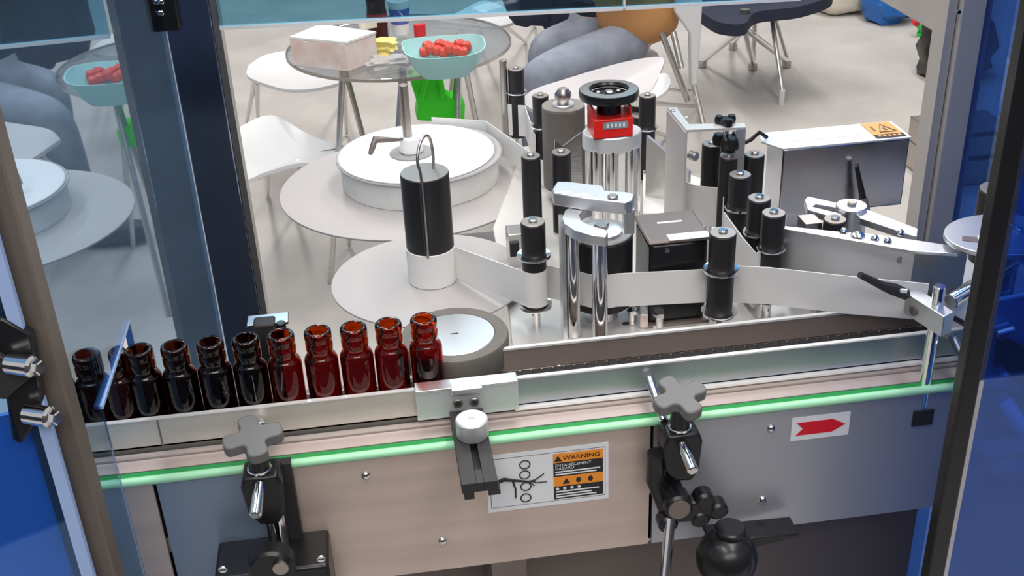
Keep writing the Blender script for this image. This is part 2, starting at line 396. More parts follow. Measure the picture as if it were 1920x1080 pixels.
obj('flange', bb(X0, X1, YG+.012, 1.0165, ZF-.008, ZF+.001), 'pink_steel', cv, 'pinkish steel top flange')
obj('flange_lip', bb(X0, X1, 1.0185, 1.022, ZF-.004, ZF+.006), 'rail_steel', cv)
obj('belt', bb(X0, X1, 1.030, 1.078, ZBELT-.006, ZBELT), 'black_matt', cv, 'dark slat belt carrying the bottles')
obj('belt_bed', bb(X0, X1, 1.024, 1.084, ZBELT-.016, ZBELT-.007), 'rubber_grey', cv)
obj('crossmember', bb(X0, X1, YG+.006, 1.084, .93, .95), 'box_steel', cv)
for sx_, sy_ in ((686, 891), (830, 1014), (1446, 803), (1430, 937)):
    q = PY(sx_, sy_, YG); obj('screw', lathe([(.0052, 0), (.0046, .002), (.0028, .0033), (0, .0036)], q, 16, Matrix.Rotation(PI/2, 3, 'X')), 'chrome', cv)
for lx in (-.55, .10, .85):
    for ly in (1.0, 1.07):
        obj('leg', bb(lx-.02, lx+.02, ly-.015, ly+.015, .0, ZB), 'motor_brown', cv)
# slat joints on the belt visible under the rail: small dark notches on flange front
for k in range(90):
    x = -.34 + k*.0125
    obj('slat', bb(x, x+.0105, 1.029, 1.079, ZBELT, ZBELT+.0008), 'black_matt', cv)
# front guide rail
ZR = 1.080
fr = thing('guide_rail', 'flat steel front guide rail left of the silver clamp block', 'guide rail', (-.1, 1.025, 1.042))
xc0 = PY(778, 740, 1.02).x; xc1 = PY(970, 712, 1.02).x
obj('rail_bar', bb(-.60, xc0+.004, 1.024, 1.0275, 1.046, ZR), 'rail_steel', fr)
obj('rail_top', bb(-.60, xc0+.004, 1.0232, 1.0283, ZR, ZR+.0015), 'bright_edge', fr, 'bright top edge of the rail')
obj('rail_joint', bb(PY(296, 800, 1.024).x, PY(299, 800, 1.024).x, 1.0233, 1.024, 1.046, ZR), 'rubber_grey', fr)
fr2 = thing('guide_rail', 'blue grey front guide rail with folded lip right of the clamp block', 'guide rail', (.5, 1.025, 1.042))
obj('rail_bar', bb(xc1-.004, X1, 1.024, 1.0275, 1.046, ZR), 'rail_blue', fr2)
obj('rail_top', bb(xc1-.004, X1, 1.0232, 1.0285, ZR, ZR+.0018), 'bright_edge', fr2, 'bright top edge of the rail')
obj('rail_lip', bb(xc1-.004, X1, 1.018, 1.0275, 1.0435, 1.0465), 'bright_edge', fr2, 'bright folded lower lip')
xr0 = PZ(925, 685, ZR).x
rr = thing('guide_rail', 'brownish rear guide rail in front of the labelling plate', 'guide rail', (.5, 1.062, 1.056))
obj('rail_bar', bb(xr0, X1, 1.080, 1.083, 1.0565, 1.0835), 'rail_brown', rr)
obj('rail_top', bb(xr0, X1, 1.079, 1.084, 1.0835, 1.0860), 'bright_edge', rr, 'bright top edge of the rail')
for sx_, sy_ in ((1048, 690), (1622, 628)):
    q = PY(sx_, sy_, 1.080); obj('screw', rod(q, q+Vector((0, -.0018, 0)), .0045, 16, .0008), 'pink_steel', rr)

# warning sticker
def st(x, y): return PY(x, y, YG-.001)
q0, q1, q2, q3 = st(914, 962), st(1140, 935), st(1142, 829), st(912, 856)
xa, xb = (q0.x+q3.x)/2, (q1.x+q2.x)/2; za, zb = (q0.z+q1.z)/2, (q2.z+q3.z)/2
ws = thing('warning_sticker', 'white and orange entanglement warning sticker on the conveyor panel', 'sticker', (xa, YG-.001, za))
SW, SH = xb-xa, zb-za
def sr_(u0, u1, v0, v1, d=.0004): return bb(xa+SW*u0, xa+SW*u1, YG-.0002-d, YG-.0001, za+SH*v0, za+SH*v1)
obj('backing', sr_(0, 1, 0, 1), 'sticker', ws, bevel=.0)
obj('frame_line', sr_(.025, .975, .07, .93, .0005), 'rubber_grey', ws)
obj('inner_field', sr_(.030, .970, .08, .92, .0006), 'sticker', ws)
obj('text_field', sr_(.545, .955, .10, .90, .0008), 'print_black', ws)
obj('orange_band', sr_(.545, .955, .745, .90, .0010), 'orange', ws)
obj('orange_band', sr_(.545, .955, .33, .50, .0010), 'orange', ws)
RX = (PI/2, 0, 0)
def wt(s, u, v, size, m='print_white', sx=1., bold=0., align='LEFT'):
    text('lettering', s, size, (xa+SW*u, YG-.0014, za+SH*v), RX, m, ws, align, sx, bold)
wt('WARNING', .625, .818, .0078, 'print_black', 1.08, .00010)
wt('ENTANGLEMENT', .56, .695, .0052); wt('HAZARD', .56, .640, .0052)
for v_, u1_ in ((.585, .93), (.54, .90), (.235, .92), (.185, .86), (.14, .90)): obj('print_line', sr_(.56, u1_, v_-.012, v_+.008, .0011), 'sticker', ws)
def tri(u, v, s, m='print_black'):
    c = Vector((xa+SW*u, 0, za+SH*v)); return obj('triangle_mark', slab([(c.x-s, c.z-s*.8), (c.x+s, c.z-s*.8), (c.x, c.z+s)], YG-.0016, YG-.0011), m, ws)
tri(.585, .815, .0042); tri(.65, .41, .0042); 
for u in (.75, .85): obj('hand_mark', slab(ellipse((xa+SW*u, za+SH*.41), .0028, .0036, 0, 12), YG-.0015, YG-.0011), 'print_black', ws)
for u in (.575, .635, .695, .755): obj('warning_mark', slab(ellipse((xa+SW*u, za+SH*.285), .0019, .0019, 0, 10), YG-.0014, YG-.0010), 'print_white', ws)
for k, (cx_, cy_) in enumerate(((984, 871), (984, 890), (986, 912), (986, 933))):
    q = st(cx_, cy_); bm = tube([(q.x+.0056*math.cos(t*PI/10), YG-.0013, q.z+.0054*math.sin(t*PI/10)) for t in range(20)], .0007, 6, True)
    obj('roller_mark', bm, 'print_black', ws)
def mark(name, pts, wd):
    obj(name, tube([Vector(PY(x, y, YG-.0013)) for x, y in pts], [v for v in wd], 8), 'print_black', ws)
mark('arm_mark', [(925, 908), (945, 899), (965, 901), (990, 903), (1003, 900), (1020, 888)], [.0022, .0024, .0016, .0009, .0008, .0006])
mark('arm_mark', [(962, 904), (967, 918), (967, 934)], [.0012, .0010, .0008])
mark('finger_mark', [(996, 902), (1006, 905), (1026, 903)], [.0007, .0007, .0005])
mark('finger_mark', [(993, 903), (1002, 911)], [.0008, .0006])
# red arrow sticker
a0 = PY(1482, 828, YG-.001); a1 = PY(1520+70, 828-9, YG-.001); a2 = PY(1484, 785, YG-.001)
rs = thing('arrow_sticker', 'white sticker with a red notched arrow on the right panel', 'sticker', tuple(a0))
obj('backing', bb(a0.x, a1.x, YG-.0006, YG-.0001, a0.z, a2.z), 'sticker', rs)
m0 = (a0.z+a2.z)/2; hh = (a2.z-a0.z)*.27
xL_ = PY(1492, 806, YG).x
obj('arrow', slab([(xL_, m0-hh), (xL_+.008, m0), (xL_, m0+hh), (a1.x-.02, m0+hh), (a1.x-.005, m0), (a1.x-.02, m0-hh)], YG-.0012, YG-.0006), 'red_print', rs)

# ================================================================== BOTTLES
BH = .098; BR = .0178
def bottle_bm():
    r = BR; t = .0016
    H_ = BH
    outer = [(0, 0), (r-.003, 0), (r-.0008, .0010), (r, .004), (r, .062), (r-.0008, .0655), (r-.0026, .0685), (r-.0042, .0705), (r-.0046, .0725), (r-.0042, .0740), (r-.0036, .0755), (r-.0034, .080), (r-.0036, .0845), (r-.0042, .0860), (r-.0040, .0872), (r-.0034, .0885), (r-.0034, .0945), (r-.0040, H_-.0014), (r-.0052, H_-.0002), (r-.0064, H_)]
    inner = [(r-.0078, H_-.0007), (r-.0086, H_-.004), (r-.0090, .075), (r-.0070, .0690), (r-.0038, .0640), (r-.0024, .060), (r-.0024, .007), (r-.006, .0042), (0, .0036)]
    return lathe(outer+inner, (0, 0, 0), 40)
def cen_top(px, py): return PY(px, py, 1.047)
btl = [(150, 660), (207, 652), (259, 653), (325, 643), (391, 632), (459, 630), (525, 624), (594, 614), (661, 605), (727, 602), (793, 590)]
desc = ['dark amber glass bottle partly hidden by the left post, last of the row', 'dark amber bottle seen half through the side glass edge',
        'amber bottle standing just right of the pale blue glass edge', 'nearly black amber bottle, second right of the glass edge', 'nearly black amber bottle, third right of the glass edge',
        'dark amber bottle just left of the black sensor behind the row', 'amber bottle in front of the black sensor, one red patch', 'amber bottle glowing red, fourth from the wheel end',
        'amber bottle glowing red, third from the wheel end', 'amber bottle with red window, next to the last one at the wheel', 'amber glass bottle touching the grey drive wheel, right end of the row']
b0 = None
for i, (bx, by) in enumerate(btl):
    q = cen_top(bx, by)
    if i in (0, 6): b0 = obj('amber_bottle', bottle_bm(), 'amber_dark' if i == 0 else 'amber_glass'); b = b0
    else: b = b0.copy(); COL.objects.link(b)
    b.location = (q.x, 1.0465+(.0025 if i == 10 else 0), ZBELT+.0012); b.rotation_euler = (0, 0, i*.7)
    tag(b, desc[i], 'bottle', 'amber bottles in a row on the conveyor')

# ================================================================== LABELLING HEAD
ZP = 1.06
pl = thing('base_plate', 'thick satin steel base plate carrying the label rollers', 'machine plate', (.4, 1.3, ZP-.012))
pts = [(.131, 1.119), (.222, 1.092), (.80, 1.092), (.80, 1.24), (.66, 1.28), (.60, 1.42), (.52, 1.50), (.44, 1.62), (.42, 1.75), (.24, 1.75), (.15, 1.45), (.139, 1.20)]
obj('plate', prism(pts, ZP-.010, ZP), 'plate_satin', pl, bevel=.001)
obj('bright_edge', tube([(.131, 1.1185, ZP-.003), (.222, 1.0905, ZP-.003), (.80, 1.0905, ZP-.003)], .0018, 8), 'chrome', pl, 'bright chamfered front edge')
obj('lower_screen', bb(-.45, .66, 1.105, 1.12, .25, 1.035), 'motor_brown', cv, 'dark lower cover plate')  # added sheet, fills the shaded gap below the panels with dark
cab = thing('machine_cabinet', 'steel pedestal cabinet under the base plate behind the conveyor', 'cabinet', (.4, 1.35, 0))
obj('body', bb(.25, .62, 1.13, 1.60, .0, ZP-.011), 'box_steel', cab, bevel=.003)
for px, py in ((1457, 604), (1173, 607)):
    q = PZ(px, py, ZP); obj('bolt_hole', cyl(q, .004, ZP-.0005, ZP+.0004), 'print_black', pl)
# small fittings on the plate
q = PZ(1545, 600, ZP); fb = thing('fixing_block', 'small steel stop block on the plate under the label web', 'block', (q.x, q.y, ZP))
obj('block', box((q.x, q.y+.01, ZP+.010), (.020, .02, .020)), 'box_steel', fb, bevel=.001)
obj('slot_bar', box((q.x+.035, q.y+.006, ZP+.006), (.045, .010, .010)), 'chrome', fb, bevel=.002)
for pxy, lb in (((1185, 597), 'left'), ((1236, 603), 'right')):
    q = PZ(pxy[0], pxy[1]+10, ZP); t = thing('foot_bolt', 'short chrome %s foot bolt beside the motor under the web' % lb, 'bolt', (q.x, q.y, ZP))
    obj('shank', cyl(q, .005, ZP, ZP+.014, .001), 'chrome', t); obj('head', cyl(q, .0075, ZP+.014, ZP+.020, .001, 6), 'chrome', t)
q = PZ(1212, 612, ZP); t = thing('red_bracket', 'reddish metal angle bracket under the web', 'bracket', (q.x, q.y, ZP))
obj('leg_plate', box((q.x, q.y+.012, ZP+.010), (.010, .035, .018), -.25), 'pink_steel', t, bevel=.001)
obj('foot_plate', box((q.x+.008, q.y+.012, ZP+.0015), (.022, .035, .003), -.25), 'pink_steel', t)

# wheel
wq = PZ(852, 626, 1.092); WR = .0615
wh = thing('drive_roller', 'grey rubber rimmed drive wheel with silver face pressing the bottles', 'wheel', (wq.x, wq.y, 1.058))
obj('rim', lathe([(.046, 1.060), (WR-.001, 1.060), (WR, 1.062), (WR, 1.090), (WR-.001, 1.092), (.0465, 1.092), (.046, 1.060)], (wq.x, wq.y, 0), 64), 'rubber_grey', wh, 'dark grey rubber rim')
hub = obj('hub', lathe([(0, 1.062), (.0462, 1.062), (.0462, 1.0914), (.0452, 1.0922), (0, 1.0922)], (wq.x, wq.y, 0), 64), 'aluminium', wh, 'spun silver face')
obj('slot', box((wq.x, wq.y, 1.0923), (.009, .0016, .0006)), 'black_matt', hub)
obj('shaft', cyl(wq, .008, .90, 1.062), 'chrome', wh)
obj('bracket', bb(wq.x-.02, wq.x+.02, wq.y-.025, wq.y+.03, .90, .93), 'box_steel', wh)

# rollers
def roller(name, label, x, y, ztop, r=.0145, z0=None, fl=(), capm='cap_brown', foot=True, sleeve='roller_black', bolt=.0052, group='black label guide rollers'):
    z0 = ZP+.028 if z0 is None else z0
    t = thing(name, label, 'roller', (x, y, ZP), group)
    obj('sleeve', cyl((x, y), r, z0, ztop-.0012, .0008, 32), sleeve, t)
    cap = obj('cap', cyl((x, y), r*.97, ztop-.0012, ztop, .0005, 32), capm, t, 'brown grey metal end cap')
    obj('bolt', cyl((x, y), bolt, ztop, ztop+.0035, .001, 12), 'chrome', cap)
    for fz, fr_ in fl: obj('flange', lathe([(r, fz-.0012), (fr_, fz-.0018), (fr_+.0006, fz), (fr_, fz+.0018), (r, fz+.0012)], (x, y, 0), 36), 'chrome', t, 'polished flange ring')
    obj('shaft', cyl((x, y), .0055 if r < .02 else .009, ZP, z0, 0, 20), 'chrome', t)
    return t
ZW0, ZW1 = 1.092, 1.150
R1 = (.167, 1.167); R2 = (.373, 1.108)
roller('guide_roller', 'tall flanged black roller wrapped by the white web, left of the twin columns', *R1, 1.198, .0142, 1.089, ((1.155, .0195), (1.089, .0195)))
roller('guide_roller', 'flanged black roller between the two webs, right of the dark motor', *R2, 1.190, .0152, 1.084, ((1.143, .0200), (1.088, .0205)))
ZT = 1.195
def at(px, py, zt=ZT): q = PZ(px, py, zt); return q.x, q.y
rollers = [(995, 291, 'tall slim black roller behind the web, right of the bobbin', .0128, ()), (1052, 284, 'slim black roller behind the silver arm', .0128, ()),
           (1335, 268, 'black roller at the far end of the diagonal row, under the steel bracket', .0130, ()), (1368, 291, 'tall black roller below the black wing knob', .0130, ()),
           (1415, 288, 'black roller half hidden at the edge of the steel control box', .0130, ()), (1388, 326, 'black roller, upper of the three with flanges in the diagonal row', .0136, ((1.150, .0165),)),
           (1424, 370, 'black flanged roller in the middle of the diagonal row of three', .0136, ((1.150, .0165),)), (1451, 398, 'black flanged roller nearest the peeler plate', .0136, ((1.150, .0165),)),
           (1566, 410, 'short black roller with shiny bolt between peeler plate and slotted arm', .0132, ()), (967, 128, 'small black roller beside the thin steel pin at the far left', .0128, ((1.156, .016),)),
           (1013, 178, 'small black roller left of the fat grey black cylinder', .0122, ((1.147, .016),)), (1214, 178, 'small black roller right of the handwheel', .0125, ((1.145, .0165),))]
for px, py, lb, r, fl in rollers:
    zt__ = 1.172 if px == 1566 else ZT
    x, y = at(px, py, zt__); roller('guide_roller', lb, x, y, zt__, r, ZP+.02, fl)
# thin steel pin rods
x, y = at(943, 112, 1.21); t = thing('guide_pin', 'thin bare steel pin left of the small far roller', 'rod', (x, y, ZP))
obj('pin', cyl((x, y), .0062, ZP-.0, 1.21, .0008, 20), 'post_steel', t)
# fat pinch roller R5
x, y = at(1056, 196, 1.205); t = thing('pinch_roller', 'fat dark grey cylinder with silver knob left of the handwheel', 'roller', (x, y, ZP))
R5 = (x, y)
obj('sleeve', cyl((x, y), .031, ZP+.02, 1.203, .001, 40), 'rubber_grey', t)
cp_ = obj('cap', ring((x, y), .016, .0305, 1.203, 1.2045), 'cap_brown', t)
obj('hub', cyl((x, y), .016, 1.19, 1.2075, .001), 'aluminium', t); obj('knob', lathe([(0, 1.205), (.009, 1.205), (.009, 1.212), (.012, 1.216), (.012, 1.222), (.007, 1.229), (0, 1.230)], (x, y, 0), 8), 'post_steel', t, 'small faceted steel knob')
obj('shaft', cyl((x, y), .01, ZP, ZP+.02), 'chrome', t)
# grey end discs behind the sensor
for k, (px, py) in enumerate(((1198, 192), (1206, 214))):
    x, y = at(px, py, 1.17-.01*k); t = thing('end_disc', ['small grey disc roller end just under the handwheel', 'grey disc roller end right of the red sensor'][k], 'roller', (x, y, ZP))
    obj('body', cyl((x, y), .016, ZP, 1.168-.01*k, 0), 'roller_black', t); obj('disc', cyl((x, y), .0175, 1.168-.01*k, 1.170-.01*k, .0005), 'cap_brown', t)

# lower disc with big split cylinder
dq = PZ(806, 520, 1.072)
ld_ = thing('web_tray', 'round white web tray below the tall black cylinder', 'disc', (dq.x, dq.y, 1.0))
obj('disc', cyl(dq, .126, 1.070, 1.0725, .0005, 96), 'disc_white', ld_)
obj('post', cyl(dq, .012, .93, 1.070), 'chrome', ld_)
obj('arm', bb(dq.x, .30, dq.y-.015, dq.y+.015, .92, .935), 'box_steel', ld_)
cq = PZ(812, 522, 1.073); CT = PY(797, 322, cq.y)
sc_ = thing('web_spool', 'tall black slotted spool with arched wire clip, white web round its foot', 'spool', (cq.x, cq.y, 1.0726))
RS = .0300
obj('core', cyl(cq, RS, 1.118, CT.z-.001, .0008, 48), 'roller_black', sc_)
obj('cap', cyl(cq, RS-.0006, CT.z-.001, CT.z, .0004, 48), 'cap_brown', sc_, 'brown grey top face')
obj('paper_wrap', cyl(cq, RS+.0012, 1.073, 1.120, .0006, 48), 'paper', sc_, 'white paper wound round the foot')
sl = PY(795, 330, cq.y-RS); ang = -100
sxp, syp = cq.x+(RS+.0005)*math.cos(math.radians(ang)), cq.y+(RS+.0005)*math.sin(math.radians(ang))
wp = [(sxp, syp, 1.118), (sxp, syp, CT.z), (sxp-.003, syp, CT.z+.025), (sxp+.001, syp+.008, CT.z+.042), (sxp+.008, syp+.02, CT.z+.049), (sxp+.015, syp+.033, CT.z+.042), (sxp+.018, syp+.038, CT.z+.02), (sxp+.017, syp+.038, CT.z-.002)]
obj('wire_clip', tube(smooth_path(wp, 6), .0018, 10), 'post_steel', sc_, 'arched wire clip')
obj('slot', bb(sxp-.004, sxp-.002, syp-.001, syp+.004, 1.122, CT.z-.002), 'jacket', sc_)

# big disc and bobbin
bz = 1.052
bq = PZ(766, 346, bz+.002); hb = .178
bd = thing('bobbin_disc', 'large pale white disc under the label bobbin', 'disc', (bq.x, bq.y, 1.0))
RD = (PZ(766, 344, bz).x-PZ(527, 350, bz).x)
obj('disc', cyl(bq, RD, bz, bz+.003, .0005, 96), 'disc_white', bd)
obj('hub_post', cyl(bq, .02, .95, bz), 'chrome', bd)
obj('arm', bb(bq.x, .32, bq.y-.02, bq.y+.02, .935, .95), 'box_steel', bd)
tq = PZ(785, 281, 1.1035); RB = .129
tq = Vector((tq.x, tq.y, 0))
lb_ = thing('label_roll', 'big white label bobbin lying on the pale disc', 'label roll', (tq.x, tq.y, bz+.003))
obj('roll', cyl(tq, RB-.006, bz+.003, 1.095, .001, 96), 'roll_side', lb_, 'white wound label roll')
obj('lip', cyl(tq, RB, 1.095, 1.0995, .0015, 96), 'clear_plastic', lb_, 'clear plastic rim')
obj('lid', cyl((tq.x-.004, tq.y-.004), RB-.008, 1.0995, 1.1025, .001, 96), 'lid_white', lb_, 'white lid plate')
# clamp hub + rod + lever
hz = 1.1025
hu = PZ(772, 287, hz); hc = thing('bobbin_clamp', 'white bobbin clamp hub with dark lever and upright steel rod', 'clamp', (hu.x, hu.y, hz))
obj('base_ring', cyl(hu, .034, hz, hz+.003, .001, 40), 'clear_plastic', hc)
obj('hub', cyl(hu, .0185, hz+.003, hz+.028, .002, 40, .016), 'lid_white', hc, 'white hub')
tp = PY(760, 158, hu.y)
obj('rod', cyl((hu.x-.004, hu.y), .0072, hz+.02, tp.z, .001, 24), 'post_steel', hc, 'upright steel rod')
l0 = PY(748, 262, hu.y-.01); l1 = PY(703, 262, hu.y-.02); l2 = PY(694, 290, hu.y-.03)
obj('lever', tube([(hu.x-.012, hu.y-.008, l0.z), tuple(l0), tuple((l0+l1)/2), tuple(l1), tuple((l1+l2)/2), tuple(l2)], [.0022, .0025, .0042, .0060, .0048, .0032], 12), 'motor_brown', hc, 'bent dark lever')

# ---- twin column pinch unit
cA, cB = (.207, 1.136), (.232, 1.106)
ZC = 1.212
tc_ = thing('column_clamp', 'C shaped silver bracket on two polished columns before the black drum', 'bracket', (.22, 1.12, ZP))
obj('column', cyl(cA, .0088, ZP, ZC, .0005, 28), 'chrome', tc_, 'polished upright column')
obj('column', cyl(cB, .0088, ZP-.0, ZC-.012, .0005, 28), 'chrome', tc_, 'polished upright column')
obj('column_flat', bb(cA[0]-.0135, cA[0]-.0088, cA[1]-.006, cA[1]+.012, ZP, ZC), 'aluminium', tc_)
def cpts(z): return [PZ(x, y, z) for x, y in ((1052, 410), (1062, 393), (1085, 384), (1120, 382), (1142, 388), (1180, 398), (1188, 420), (1180, 438), (1165, 446), (1152, 442), (1150, 431), (1148, 423), (1122, 428), (1102, 418), (1092, 408), (1086, 402))]
# C bracket as two arcs: back plate + front plate
zb_ = ZC
Cp = [PZ(x, y, zb_+.008) for x, y in ((1053, 408), (1060, 393), (1080, 384), (1105, 382), (1110, 388), (1093, 394), (1086, 402), (1090, 413), (1103, 421), (1120, 426), (1138, 431), (1140, 437), (1136, 444), (1110, 441), (1078, 432), (1058, 420))]
obj('c_bracket', prism([(p.x, p.y) for p in Cp], zb_-.004, zb_+.008), 'aluminium', tc_, 'silver C shaped top bracket', bevel=.001)
hk = [PZ(x, y, zb_+.012) for x, y in ((1036, 372), (1045, 358), (1065, 358), (1130, 366), (1135, 375), (1175, 378), (1190, 382), (1186, 394), (1172, 398), (1100, 390), (1038, 380))]
arm_ = thing('top_arm', 'silver slotted arm with bolts joining the column bracket', 'bracket', (hk[0].x, hk[0].y, zb_))
obj('arm', prism([(p.x, p.y) for p in hk], zb_+.0085, zb_+.024), 'aluminium', arm_, bevel=.0015)
for px, py in ((1058, 362), (1092, 366)):
    q = PZ(px, py, zb_+.024); obj('slot', box((q.x, q.y, zb_+.0243), (.017, .004, .0006), -.2), 'print_white', arm_)
q = PZ(1149, 372, zb_+.024); obj('bolt', cyl(q, .006, zb_+.024, zb_+.028, .001, 12), 'post_steel', arm_)
q = PZ(1172, 408, zb_+.0); obj('drop_leg', box((q.x+.004, q.y, zb_-.004), (.012, .010, .03)), 'aluminium', arm_, bevel=.001)
# drum
dr = (.248, 1.172); DR = .0365
t = thing('drive_drum', 'wide black drive drum behind the polished columns, silver hub on top', 'drum', (dr[0], dr[1], ZP))
ztd = PY(1147, 432, dr[1]).z
obj('drum', cyl(dr, DR, ZP+.022, ztd-.003, .001, 56), 'roller_black', t, 'black drum')
obj('cap', cyl(dr, DR*.98, ztd-.003, ztd, .001, 56), 'cap_brown', t)
hb_ = obj('hub', lathe([(0, ztd), (.024, ztd), (.024, ztd+.003), (.019, ztd+.005), (0, ztd+.005)], (*dr, 0), 40), 'aluminium', t, 'silver hub disc')
obj('nut', cyl(dr, .009, ztd+.005, ztd+.010, .001, 6), 'post_steel', hb_)
obj('foot', cyl(dr, .020, ZP, ZP+.022, .002, 32), 'aluminium', t)

# ---- motor box
mq = [PZ(x, y, 1.145) for x, y in ((1240, 452), (1326, 448), (1345, 452), (1325, 404), (1215, 404), (1208, 432))]
t = thing('stepper_motor', 'dark square motor with white label left of the flanged roller', 'motor', (.36, 1.2, ZP))
ml = PZ(1240, 455, 1.172); mr = PZ(1326, 448, 1.172); mb = PZ(1225, 402, 1.172)
mx0, mx1, my0, my1 = ml.x-.012, mr.x+.004, max(ml.y, 1.136), mb.y
obj('body', bb(mx0, mx1, my0, my1, ZP+.004, 1.168), 'black_plastic', t, bevel=.005)
obj('top_cover', bb(mx0-.002, mx1+.002, my0-.002, my1+.002, 1.168, 1.173), 'motor_brown', t, 'brownish top cover', bevel=.003)
obj('name_strip', box(((mx0+mx1)/2, my0+.045, 1.1733), (.03, .004, .0005)), 'print_white', t)
obj('label_plate', bb(mx0+.022, mx1+.001, my0-.004, my0+.012, 1.173, 1.1738), 'paper', t, 'white label')
q = PY(1251, 470, my0-.002); obj('screw', rod((q.x, my0, q.z), (q.x, my0-.003, q.z), .003), 'chrome', t)
obj('foot_flange', bb(mx0-.004, mx1+.004, my0-.004, my1, ZP, ZP+.004), 'motor_brown', t)

# ---- sensor tower
ty = 1.44
c0 = PY(1147, 270, ty); 
tw = thing('sensor_tower', 'aluminium bridge block on three chrome pillars below the red sensor', 'support', (c0.x, ty, ZP))
for dx, dy, r in ((-.026, -.012, .0125), (-.004, -.022, .010), (.024, -.014, .0135)):
    obj('pillar', cyl((c0.x+dx, ty+dy), r, ZP, c0.z, 0, 28), 'chrome', tw, 'chrome pillar')
obj('white_strip', bb(c0.x+.003, c0.x+.012, ty-.030, ty-.027, ZP, c0.z), 'paper', tw)
obj('bridge', prism(ellipse((c0.x, ty), .041, .032, 0, 28), c0.z-.003, c0.z+.020), 'aluminium_matt', tw, 'rounded aluminium bridge block', bevel=.002)
s0 = PY(1147, 250, ty-.018)
sn = thing('red_sensor', 'red gauge block with grey counter window under the black handwheel', 'counter', (s0.x, ty-.01, c0.z+.020))
zc = c0.z+.021
obj('body', box((s0.x, ty-.006, zc+.012), (.054, .046, .028)), 'red_plastic', sn, bevel=.002)
for sgn in (-1, 1): obj('cheek', box((s0.x+sgn*.0255, ty-.002, zc+.032), (.003, .038, .014)), 'red_plastic', sn, bevel=.001)
obj('base', box((s0.x, ty-.006, zc-.0005), (.052, .046, .001)), 'print_black', sn)
wn = obj('counter_window', box((s0.x+.003, ty-.0295, zc+.017), (.034, .0012, .010)), 'grey_window', sn, 'grey counter window', bevel=.0015)
for k in range(5): obj('digit_mark', box((s0.x-.008+k*.0055, ty-.0303, zc+.0172), (.0028, .0004, .0052)), 'sticker', wn)
hw = thing('handwheel', 'black handwheel with open rim above the red counter', 'handwheel', (s0.x, ty, zc+.024))
wz = PY(1145, 168, ty).z
obj('stem', cyl((s0.x, ty), .0165, zc+.024, wz-.006, .001, 32), 'black_plastic', hw, 'black stem')
HWR = 56*(Vector((s0.x, ty, wz))-CAM).length/F_PX
obj('rim', lathe([(HWR*.62, wz-.004), (HWR*.97, wz-.010), (HWR, wz-.004), (HWR*.98, wz+.001), (HWR*.64, wz+.002), (HWR*.58, wz-.001), (HWR*.62, wz-.004)], (s0.x, ty, 0), 48), 'black_plastic', hw, 'black rim')
obj('rim_face', lathe([(HWR*.66, wz+.0021), (HWR*.96, wz+.0012), (HWR*.96, wz+.0016), (HWR*.66, wz+.0026), (HWR*.66, wz+.0021)], (s0.x, ty, 0), 48), 'cap_brown', hw)
obj('dish', cyl((s0.x, ty), HWR*.64, wz-.008, wz-.005, .0005, 40), 'black_plastic', hw)
obj('hub_bolt', cyl((s0.x, ty), .006, wz-.005, wz-.001, .001, 6), 'chrome', hw)
for dx in (-.014, .014): obj('screw', cyl((s0.x+dx, ty+.004), .0035, wz-.005, wz-.002, .0008, 12), 'chrome', hw)

# ---- steel bracket of the far diagonal row + wing knob
z1_ = 1.235
bA, bB, bC = PZ(1252, 206, z1_), PZ(1287, 248, z1_), PZ(1398, 243, z1_)
t = thing('angle_bracket', 'thin steel angle bracket behind the diagonal roller row', 'bracket', (bA.x, bA.y, ZP))
def vplate(a, b, z0, z1, th=.003):
    a, b = Vector((a.x, a.y)), Vector((b.x, b.y)); n = (b-a).normalized(); n = Vector((-n.y, n.x))*th/2
    return prism([tuple(a-n), tuple(b-n), tuple(b+n), tuple(a+n)], z0, z1)
obj('side_wall', vplate(bA, bB, ZP, z1_), 'plate_satin', t); obj('top_flange', prism([(p.x, p.y) for p in (bA, bB, bC, PZ(1396, 234, z1_), PZ(1292, 237, z1_), PZ(1268, 205, z1_))], z1_, z1_+.003), 'plate_satin', t, 'bent top flange')
obj('tab', vplate(PZ(1380, 240, z1_), PZ(1398, 238, z1_), 1.15, z1_), 'steel', t)
for px, py in ((1287, 220), (1262, 208)): q = PZ(px, py, z1_+.003); obj('screw', cyl(q, .003, z1_+.003, z1_+.005, .0008, 12), 'chrome', t)
q = PY(1293, 290, bB.y-.005); obj('side_screw', rod(q, q+Vector((0.006, -.010, 0)), .006, 14, .001), 'post_steel', t)
def wing_knob(name, lb, px, py, z, s, par_loc):
    q = PY(px, py, par_loc); z = q.z; t = thing(name, lb, 'knob', (q.x, q.y, z-.03))
    obj('stem', cyl(q, .0045*s, z-.028, z-.012*s, 0, 16), 'chrome', t)
    bm = lathe([(0, z-.014*s), (.009*s, z-.014*s), (.0105*s, z-.006*s), (.0105*s, z), (0, z+.002*s)], (q.x, q.y, 0), 24)
    for k in range(3):
        a = k*2*PI/3+.5; add_lathe(bm, [(0, z-.008*s), (.0062*s, z-.008*s), (.0068*s, z-.002*s), (.005*s, z+.003*s), (0, z+.0035*s)], (q.x+.011*s*math.cos(a), q.y+.011*s*math.sin(a), 0), 14)
    bmesh.ops.recalc_face_normals(bm, faces=bm.faces); obj('grip', bm, 'black_plastic', t, 'glossy black lobed grip'); return t
wing_knob('wing_knob', 'small upper glossy black knob above the diagonal row', 1362, 222, 1.262, .85, at(1368, 291)[1])
wing_knob('wing_knob', 'larger lower glossy black knob on the tall black roller', 1368, 258, 1.225, 1.25, at(1368, 291)[1])
